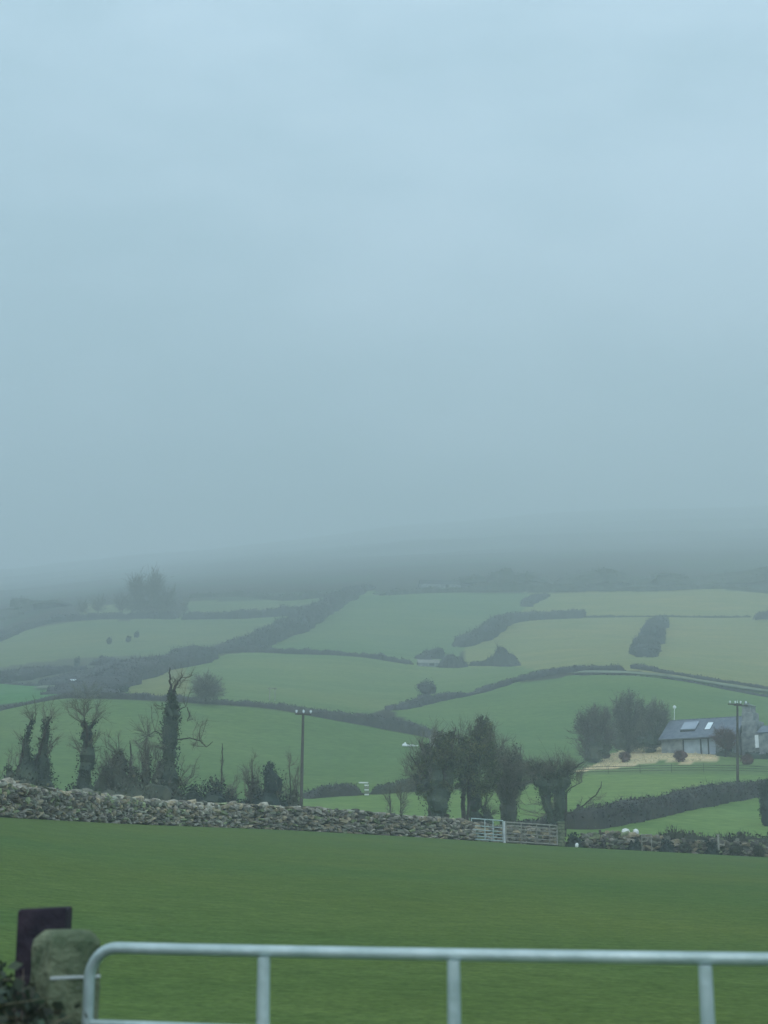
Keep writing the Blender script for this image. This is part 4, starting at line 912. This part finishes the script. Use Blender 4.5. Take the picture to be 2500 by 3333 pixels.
# ------------------------------------------------------------------ cottage
def cottage():
    Yh = 190.0; eave = P3(1424, 1597, Yh)
    th = -math.atan2(.55, .83); R = Rz(th)      # local x runs along the eave, local y to the back
    Lh, Dh, hw, rise = 9.9, 7.0, 2.3, 2.45
    base = eave - [0, 0, hw]
    T = lambda x, y, z: base + R @ np.array([x, y, z], float)
    root = thing('cottage', 'low stone cottage with a slate roof, skylight and tall gable chimney', 'house', base)
    gx = min(gz(*T(0, 0, 0)[:2]), gz(*T(Lh, 0, 0)[:2])) - base[2] - .4; gx = min(gx, -.4)
    m = MB(); 
    # stone walls with gables
    def slab(x0, y0, x1, y1, t, z0, z1):
        c = T((x0 + x1) / 2, (y0 + y1) / 2, (z0 + z1) / 2); box(m, c, (max(abs(x1 - x0), t), max(abs(y1 - y0), t), z1 - z0), R)
    slab(.35, .45, 2.9, .45, .4, gx, hw); slab(7.2, .45, Lh - .62, .45, .4, gx, hw)
    slab(2.9, .47, 7.2, .47, .4, gx, .12)
    slab(.35, Dh - .4, Lh - .62, Dh - .4, .4, gx, hw)
    for x in (.35, Lh - .42):
        w_ = .4
        Vv = [T(x - w_/2, .25, gx), T(x + w_/2, .25, gx), T(x + w_/2, Dh - .2, gx), T(x - w_/2, Dh - .2, gx), T(x - w_/2, .25, hw), T(x + w_/2, .25, hw), T(x + w_/2, Dh - .2, hw), T(x - w_/2, Dh - .2, hw), T(x - w_/2, Dh/2, hw + rise), T(x + w_/2, Dh/2, hw + rise)]
        m.add(Vv, [(0, 1, 5, 4), (1, 2, 6, 5), (2, 3, 7, 6), (3, 0, 4, 7)]); m.add(Vv, [(4, 5, 9, 8), (6, 7, 8, 9)][:2]); m.add(Vv, [(4, 8, 7), (5, 6, 9)])
    m.build('wall', M['house_stone'], root, origin=base)
    an = math.atan2(rise, Dh / 2)
    roof = MB()
    for sy in (1, -1):
        c, s_ = math.cos(an), math.sin(an) * sy; A = np.array([[1, 0, 0], [0, c, -s_], [0, s_, c]])
        yc = Dh * .25 - .12 if sy == 1 else Dh * .75 + .12
        box(roof, T(Lh / 2, yc, hw + rise / 2 - .02), (Lh, Dh / 2 / math.cos(an) + .3, .16), R @ A)
    for k in range(20):                        # ridge tiles
        box(roof, T(.25 + k * .495, Dh / 2, hw + rise + .10), (.47, .28, .12), R, bev=.03)
    ro = roof.build('roof', M['slate'], root, origin=base)
    A = np.array([[1, 0, 0], [0, math.cos(an), -math.sin(an)], [0, math.sin(an), math.cos(an)]])
    def onroof(x, t, lift): return T(x, Dh / 2 * t, hw + rise * t + lift)
    m = MB(); box(m, onroof(3.3, .53, .34), (1.95, 1.8, .10), R @ A, bev=.01); m.build('solar_panel', M['solar'], root, origin=base)
    m = MB(); box(m, onroof(3.3, .50, .19), (1.9, 1.85, .20), R @ A); m.build('panel_shade_block', M['panel_dark'], root, origin=base)  # dark block under the panel, stands in for its side shadow
    m = MB(); box(m, onroof(5.75, .54, .16), (.7, 1.6, .08), R @ A, bev=.01); sk = m.build('skylight', M['skylight'], root, origin=base)
    m = MB(); box(m, onroof(5.75, .54, .11), (.9, 1.85, .09), R @ A); m.build('skylight_frame', M['panel_dark'], root, origin=base)
    # glazed and boarded front
    for x0, x1, mm in ((3.0, 5.1, 'boards'), (5.25, 6.1, 'boards'), (6.2, 7.1, 'solar')):
        m = MB(); box(m, T((x0 + x1) / 2, .5, 1.2), (x1 - x0, .08, 2.1), R); m.build('window_panel', M[mm], root, origin=base)
    for x in (2.92, 5.18, 6.15, 7.16):
        m = MB(); box(m, T(x, .42, 1.16), (.14, .16, 2.26), R, bev=.01); m.build('mullion', M['panel_dark'], root, origin=base)
    m = MB(); box(m, T(5.0, .38, 2.2), (4.6, .2, .18), R); m.build('lintel', M['panel_dark'], root, origin=base)
    m = MB(); tube(m, [T(0, -.12, hw - .05), T(Lh, -.12, hw - .08)], .07, 8); m.build('gutter', M['panel_dark'], root, origin=base)
    m = MB(); box(m, T(8.7, .2, 1.0), (.9, .1, 2.0), R); d = m.build('door', M['panel_dark'], root, origin=base)
    m = MB(); box(m, T(8.25, .18, 1.5), (.12, .12, 1.0), R); m.build('door_post', M['white'], root, origin=base)
    # chimney gable block
    m = MB(); cs_ = [(Lh + .05, gx, 2.7, 3.4, 2.4), (Lh + .05, 2.7, 4.1, 2.7, 1.9), (Lh + .05, 4.1, 5.2, 2.1, 1.4), (Lh + .05, 5.2, 5.9, 1.7, 1.1)]
    for x, z0, z1, w_, tx in cs_: box(m, T(x + tx / 2 - .05, Dh / 2 - .4, (z0 + z1) / 2), (tx, w_, z1 - z0), R, bev=.06)
    box(m, T(Lh + .5, Dh / 2 - .4, 5.98), (1.3, 1.9, .16), R, bev=.03)
    m.build('chimney', M['house_stone'], root, origin=base)
    for y in (-.9, 0.1):
        m = MB(); c = T(Lh + .35, Dh / 2 + y, 6.05); tube(m, [c, c + [0, 0, .4]], [.16, .13], 8); m.build('chimney_pot', M['house_stone'], root, origin=base)
    # wing to the right
    m = MB(); box(m, T(Lh + 5.0, Dh / 2 - 1.2, (gx + 2.6) / 2), (5.0, 3.6, 2.6 - gx), R, bev=.03); m.build('wing', M['house_stone'], root, origin=base)
    m = MB(); c = math.cos(.45)
    for sy in (1, -1):
        A2 = np.array([[1, 0, 0], [0, math.cos(.45), -math.sin(.45) * sy], [0, math.sin(.45) * sy, math.cos(.45)]])
        box(m, T(Lh + 5.0, Dh / 2 - 1.2 - sy * .95, 2.95), (5.3, 2.2, .12), R @ A2)
    m.build('wing_roof', M['slate'], root, origin=base)
    m = MB(); box(m, T(Lh + 2.3, Dh / 2 - 3.05, 1.5), (.42, .1, 1.5), R); m.build('white_panel', M['white'], root, origin=base)
    return base
cb = cottage()
# dish on a pole by the grove
p = G(1456, 1600); top = P3(1457, 1529, p[1]); mb = MB()
tube(mb, [p - [0, 0, .3], top], [.05, .04], 8); blob(mb, top + [0, -.05, .1], (.24, .12, .24), 0.03, .2, 1, ICO2)
tag(mb.build('satellite_dish', M['white'], origin=p), 'small round white dish on a thin pole above the cottage grove', 'dish')

# garden bank: tufts, red shrubs, stones
mb = MB()
bankpoly = FIELDS[-1][1]
bp = []
while len(bp) < 420:
    u, v = random.uniform(1245, 1547), random.uniform(1608, 1667)
    if inpoly(np.array([u]), np.array([v]), bankpoly)[0]: bp.append(G(u, v) + [0, 0, .12])
bp = np.array(bp); D = rng.normal(size=(len(bp), 3)) * [.35, .35, .1] + [0, 0, .42]; spikes(mb, bp - [0, 0, .12], D * .7, .05)
tag(mb.build('dead_grass_bank', M['mound']), 'pale straw-coloured dead grass covering the bank below the cottage', 'dead grass', kind='stuff')
for k, (u, v, w_, h_, lab) in enumerate([(1350,1646,28,20,'red-brown shrub on the straw bank under the middle grove tree'), (1470,1645,30,22,'largest red-brown shrub on the straw bank before the cottage'), (1615,1652,28,20,'red-brown shrub just right of the dark utility pole'), (1310,1640,18,12,'small reddish shrub at the left tip of the straw bank'), (1405,1628,20,8,'low green-brown shrub on the crest of the straw bank')]):
    bush(lab, u, v, w_, h_, 'red_shrub' if k < 4 else 'shrub', group='garden shrubs below the cottage', dens=.7, twiggy=1.2, name='shrub', cat='shrub', seed=80 + k)
hedge('low green garden growth along the cottage front', [(1545,1632),(1575,1634),(1598,1636)], [9,12,10], 1.0, 'shrub', .3, 30, 50, seed=90, name='shrub', cat='shrub', group='garden shrubs below the cottage')
# post and rail fence below the cottage
def fence(label, pts, step, rails, H, m='pole'):
    C, _ = world_line(pts, .5); n = len(C); k = max(2, int(step / .5)); root = thing('rail_fence', label, 'fence', C[n // 2]); g = C[n // 2]
    ids = list(range(0, n, k))
    for i in ids:
        b = MB(); box(b, C[i] + [0, 0, H / 2 + .1], (.045, .05, H + .5), bev=.008); b.build('fence_post', M[m], root, origin=g)
    for z in rails:
        b = MB()
        for i, j in zip(ids[:-1], ids[1:]): tube(b, [C[i] + [0, -.07, z + .25], C[j] + [0, -.07, z + .25]], .028, 4)
        b.build('rail', M[m], root, origin=g)
fence('dark post-and-rail fence crossing below the straw bank', [(1242,1674),(1300,1672),(1400,1670),(1500,1668),(1600,1670),(1700,1674)], 3.5, (0, .25, .5), .6, 'hedge_green')

# ------------------------------------------------------------------ near gate
def near_gate():
    YL, YR = 6.9, 5.62; a = P3(196, 2046, YL); ztop = 1.315
    A = np.array([a[0], YL, 0]); 
    bR = P3(1659, 2069, 5.9); dirv = np.array([bR[0] - A[0], 5.9 - YL, 0]); dirv /= np.linalg.norm(dirv)
    Lg = 4.1; g = A + dirv * Lg / 2 + [0, 0, .1]
    root = thing('steel_gate', 'pale galvanised tubular gate with a rounded corner in the foreground', 'gate', g)
    r = .0245; rc = .13; f = MB()
    pts = [A + [0, 0, .12], A + [0, 0, .6], A + [0, 0, ztop - rc]]
    for t in np.linspace(0, PI / 2, 9)[1:]: pts.append(A + dirv * rc * (1 - math.cos(t)) + [0, 0, ztop - rc + rc * math.sin(t)])
    for s in np.linspace(rc + .3, Lg - rc, 10): pts.append(A + dirv * s + [0, 0, ztop - .004 * math.sin(s)])
    for t in np.linspace(0, PI / 2, 9)[1:]: pts.append(A + dirv * (Lg - rc + rc * math.sin(t)) + [0, 0, ztop - rc * (1 - math.cos(t))])
    pts.append(A + dirv * Lg + [0, 0, .12])
    pts = np.array(pts)
    # parallel-frame sweep
    d = np.gradient(pts, axis=0); d /= np.linalg.norm(d, axis=1)[:, None]; nrm = np.cross(dirv, [0, 0, 1.0]); n = 20
    t = np.linspace(0, 2 * PI, n, endpoint=False); bb = np.cross(d, nrm)
    V = pts[:, None] + r * (np.cos(t)[None, :, None] * nrm + np.sin(t)[None, :, None] * bb[:, None]); m_ = len(pts)
    f.add(V.reshape(-1, 3), [(i*n+k, i*n+(k+1) % n, (i+1)*n+(k+1) % n, (i+1)*n+k) for i in range(m_ - 1) for k in range(n)])
    f.build('gate_frame', M['galv'], root, origin=g, smooth=True)
    for z in (ztop - .312, ztop - .53, ztop - .71, ztop - .86, ztop - .99, ztop - 1.12):
        b = MB(); tube(b, [A + dirv * .02 + [0, 0, z], A + dirv * (Lg - .02) + [0, 0, z - .004]], .0175, 14); b.build('rail', M['galv'], root, origin=g, smooth=True)
    ang = math.atan2(dirv[1], dirv[0])
    for u in (575, 986, 1530, 2050):
        # where the column u meets the gate plane
        k = (u - 829.5) / F / 1.047
        s = (k * A[1] - A[0]) / (dirv[0] - k * dirv[1])
        b = MB(); c = A + dirv * s + nrm * .030 + [0, 0, (ztop + .12) / 2 - .015]
        tube(b, [c - [0, 0, (ztop - .15) / 2], c, c + [0, 0, (ztop - .15) / 2 + .005]], [.029, .029, .026], 16); b.build('stay', M['galv'], root, origin=g)
near_gate()

# stone gate post beside it
def gatepost():
    Yp = 7.0; c = P3(137, 2110, Yp); g = np.array([c[0], Yp + .05, gz(c[0], Yp)])
    ztop = float(P3(137, 2009, Yp)[2]); h = ztop - g[2]
    a, b = .125, .10
    lv = [(-.3, 1.06, 1.05), (.2, 1.05, 1.04), (.5, 1.02, 1.0), (h - .3, .99, 1.0), (h - .09, .97, .98), (h - .045, .93, .93), (h - .012, .80, .74), (h, .70, .55)]
    mb = MB(); V = []; K = 40
    for z, sx, sy in lv[:1]: pass
    zs = np.concatenate([np.linspace(-.3, h - .1, 22), np.linspace(h - .09, h, 7)])
    for z in zs:
        sx = np.interp(z, [l[0] for l in lv], [l[1] for l in lv]); sy = np.interp(z, [l[0] for l in lv], [l[2] for l in lv])
        for t in np.linspace(0, 2 * PI, K, endpoint=False):
            cx, cy = math.cos(t), math.sin(t); e = .08
            V.append((math.copysign(abs(cx) ** e, cx) * a * sx, math.copysign(abs(cy) ** e, cy) * b * sy, z))
    V = np.array(V); V += (vnoise(V, .07, 5) * .006 + vnoise(V, .02, 6) * .002)[:, None] * np.sign(V) * [1, 1, .4]
    V = V @ Rz(.62).T + g
    n = len(zs); Fq = [(i*K+k, i*K+(k+1) % K, (i+1)*K+(k+1) % K, (i+1)*K+k) for i in range(n - 1) for k in range(K)]
    mb.add(V, Fq); top = V[-K:]; mb.add(np.vstack([top, top.mean(0) + [0, 0, .004]]), [(k, (k + 1) % K, K) for k in range(K)])
    root = thing('gate_post', 'weathered mossy stone gatepost with a rounded top beside the steel gate', 'gatepost', g)
    mb.build('post_body', M['gatepost'], root, smooth=False, origin=g)
    m = MB(); zc = float(P3(137, 2110, Yp)[2]); R = Rz(.62)
    box(m, np.array([g[0], g[1], zc]) + R @ np.array([.0, -.1005, 0]), (.235, .008, .014), R, bev=.002); m.build('iron_strap', M['galv_old'], root, origin=g)
gatepost()
# tarred timber post behind
p0, p1 = P3(47, 1963, 7.6), P3(150, 1958, 7.6); c = (p0 + p1) / 2; g = np.array([c[0], 7.6, gz(c[0], 7.6)])
mb = MB(); hh_ = c[2] - g[2]
Vb = []; W2 = (p1[0] - p0[0]) / 2
for z, e in ((-.3, 0), (hh_ * .5, 0), (hh_ - .01, 0), (hh_, .008)):
    for x, y in ((-W2 + e, -.075 + e), (W2 - e, -.075 + e), (W2 - e, .075 - e), (-W2 + e, .075 - e)): Vb.append((x, y, z + (x * .055 if z > .5 else 0)))
mb.add(np.array(Vb) + g, [(i*4+k, i*4+(k+1) % 4, (i+1)*4+(k+1) % 4, (i+1)*4+k) for i in range(3) for k in range(4)] + [(12, 13, 14, 15)])
tag(mb.build('timber_post', M['sleeper'], origin=g), 'broad black tarred timber post standing behind the stone gatepost', 'post')

# bramble and dead grass tangle at the lower left
def tangle():
    g = GP(20, 6.6); root = thing('bramble_bush', 'tangle of brambles and dead grass in the lower left corner', 'brambles', g)
    R = np.random.default_rng(5); cane = MB(); lf = MB(); dg = MB()
    def topz(x):   # falls away to the right
        return np.interp(x, [-2.6, -1.75, -1.60, -1.42, -1.3, -1.15], [1.5, 1.42, 1.28, 1.12, .98, .5])
    for _ in range(150):
        x0 = R.uniform(-2.5, -1.3); y0 = R.uniform(6.2, 7.0); b = np.array([x0, y0, gz(x0, y0)])
        hgt = topz(x0) * R.uniform(.55, 1.0); dx, dy = R.normal() * .35, R.normal() * .25
        t = np.linspace(0, 1, 9); pts = b + np.stack([dx * t ** 1.3, dy * t, hgt * np.sin(t * R.uniform(1.5, 2.3))], 1)
        pts = pts[pts[:, 2] < topz(pts[:, 0]) + .02] if (pts[:, 2] < topz(pts[:, 0]) + .02).sum() > 3 else pts[:4]
        tube(cane, pts, np.linspace(.006, .0025, len(pts)), 5, cap=False)
        n = 26; k = R.integers(1, len(pts), n); C = pts[k] + R.normal(size=(n, 3)) * .05; leaves(lf, C, .055)
    n = 5200; x = R.uniform(-2.6, -1.25, n); y = R.uniform(6.2, 7.0, n); z = gz(-1.6, 6.6) + R.uniform(0, 1, n) ** .8 * topz(x) * .9
    leaves(lf, np.stack([x, y, z], 1), .055)
    n = 1500; x = R.uniform(-2.6, -1.2, n); y = R.uniform(6.1, 7.0, n); z = gz(-1.6, 6.6) + R.uniform(.1, 1, n) * topz(x) * .85
    D = R.normal(size=(n, 3)) * [.16, .08, .05] + [.02, 0, .02]; spikes(dg, np.stack([x, y, z], 1), D, .004)
    cane.build('canes', M['cane'], root, origin=g); lf.build('foliage', M['bramble'], root, origin=g); dg.build('dead_grass', M['dead_grass'], root, origin=g)
tangle()

# ------------------------------------------------------------------ haze
KHAZE = 0.0013
bpy.ops.mesh.primitive_cube_add(size=1)
hz = bpy.context.object; hz.name = 'haze'; ztop = float(allv[:, 2].max()) + 12
x0 = 4800; hz.scale = (2 * x0, 3400, ztop + 3); hz.location = (0, 3400 / 2 - 200, (ztop + 3) / 2 - 3)
hm = bpy.data.materials.new('mist'); hm.use_nodes = True; nt = hm.node_tree
for n_ in list(nt.nodes):
    if n_.type != 'OUTPUT_MATERIAL': nt.nodes.remove(n_)
pv = nt.nodes.new('ShaderNodeVolumePrincipled'); pv.inputs['Color'].default_value = (.885, .968, .978, 1); pv.inputs['Density'].default_value = KHAZE
pv.inputs['Anisotropy'].default_value = 0.0
nt.links.new(pv.outputs['Volume'], [n_ for n_ in nt.nodes if n_.type == 'OUTPUT_MATERIAL'][0].inputs['Volume'])
hz.data.materials.append(hm); tag(hz, kind='stuff')

# ------------------------------------------------------------------ world, sun, camera
SUN_EL, SUN_AZ = math.radians(48), math.radians(200)
w = bpy.data.worlds.new('World'); scene.world = w; w.use_nodes = True; nt = w.node_tree; N = nt.nodes; L = nt.links
bg = N['Background']; sky = N.new('ShaderNodeTexSky'); sky.sky_type = 'NISHITA'; sky.sun_disc = False; sky.sun_elevation = SUN_EL; sky.sun_rotation = SUN_AZ
sky.dust_density = 3
tc = N.new('ShaderNodeTexCoord'); mp = N.new('ShaderNodeMapping'); mp.inputs['Scale'].default_value = (1.2, 1.0, 3.2); mp.inputs['Location'].default_value = (.35, .2, .1)
no = N.new('ShaderNodeTexNoise'); no.inputs['Scale'].default_value = 2.3; no.inputs['Detail'].default_value = 5; no.inputs['Roughness'].default_value = .55
L.new(tc.outputs['Generated'], mp.inputs['Vector']); L.new(mp.outputs['Vector'], no.inputs['Vector'])
rp = N.new('ShaderNodeValToRGB'); rp.color_ramp.elements[0].position = .38; rp.color_ramp.elements[1].position = .64
CLO, CHI = (5.5, 7.9, 9.6, 1), (12.2, 14.7, 17.8, 1)
rp.color_ramp.elements[0].color = (*[c / 18 for c in CLO[:3]], 1); rp.color_ramp.elements[1].color = (*[c / 18 for c in CHI[:3]], 1)
L.new(no.outputs['Fac'], rp.inputs['Fac'])
sc_ = N.new('ShaderNodeVectorMath'); sc_.operation = 'SCALE'; sc_.inputs['Scale'].default_value = 18.0; L.new(rp.outputs['Color'], sc_.inputs[0])
mx = N.new('ShaderNodeMix'); mx.data_type = 'RGBA'; mx.inputs[0].default_value = .85
L.new(sky.outputs['Color'], mx.inputs[6]); L.new(sc_.outputs['Vector'], mx.inputs[7]); L.new(mx.outputs[2], bg.inputs['Color'])
bg.inputs['Strength'].default_value = .10

sl = bpy.data.lights.new('sun', 'SUN'); sl.energy = .7; sl.angle = math.radians(25); sl.color = (1, .97, .92)
so = bpy.data.objects.new('sun', sl); COL.objects.link(so)
so.rotation_euler = (math.radians(90) - SUN_EL, 0, math.radians(180) - SUN_AZ + PI * 0)
cam = bpy.data.cameras.new('camera'); co = bpy.data.objects.new('camera', cam); COL.objects.link(co)
co.location = (0, 0, CAMZ); co.rotation_euler = (PI / 2 + PITCH, 0, 0)
cam.sensor_fit = 'VERTICAL'; cam.sensor_height = 36; cam.lens = F / IH * 36; cam.clip_end = 6000; cam.clip_start = .05
cam.dof.use_dof = True; cam.dof.focus_distance = 95; cam.dof.aperture_fstop = 3.2
scene.camera = co
scene.render.engine = 'CYCLES'
scene.cycles.volume_bounces = 3
scene.cycles.use_denoising = True
scene.view_settings.view_transform = 'Standard'; scene.view_settings.look = 'None'; scene.view_settings.exposure = 0.09; scene.view_settings.gamma = 1
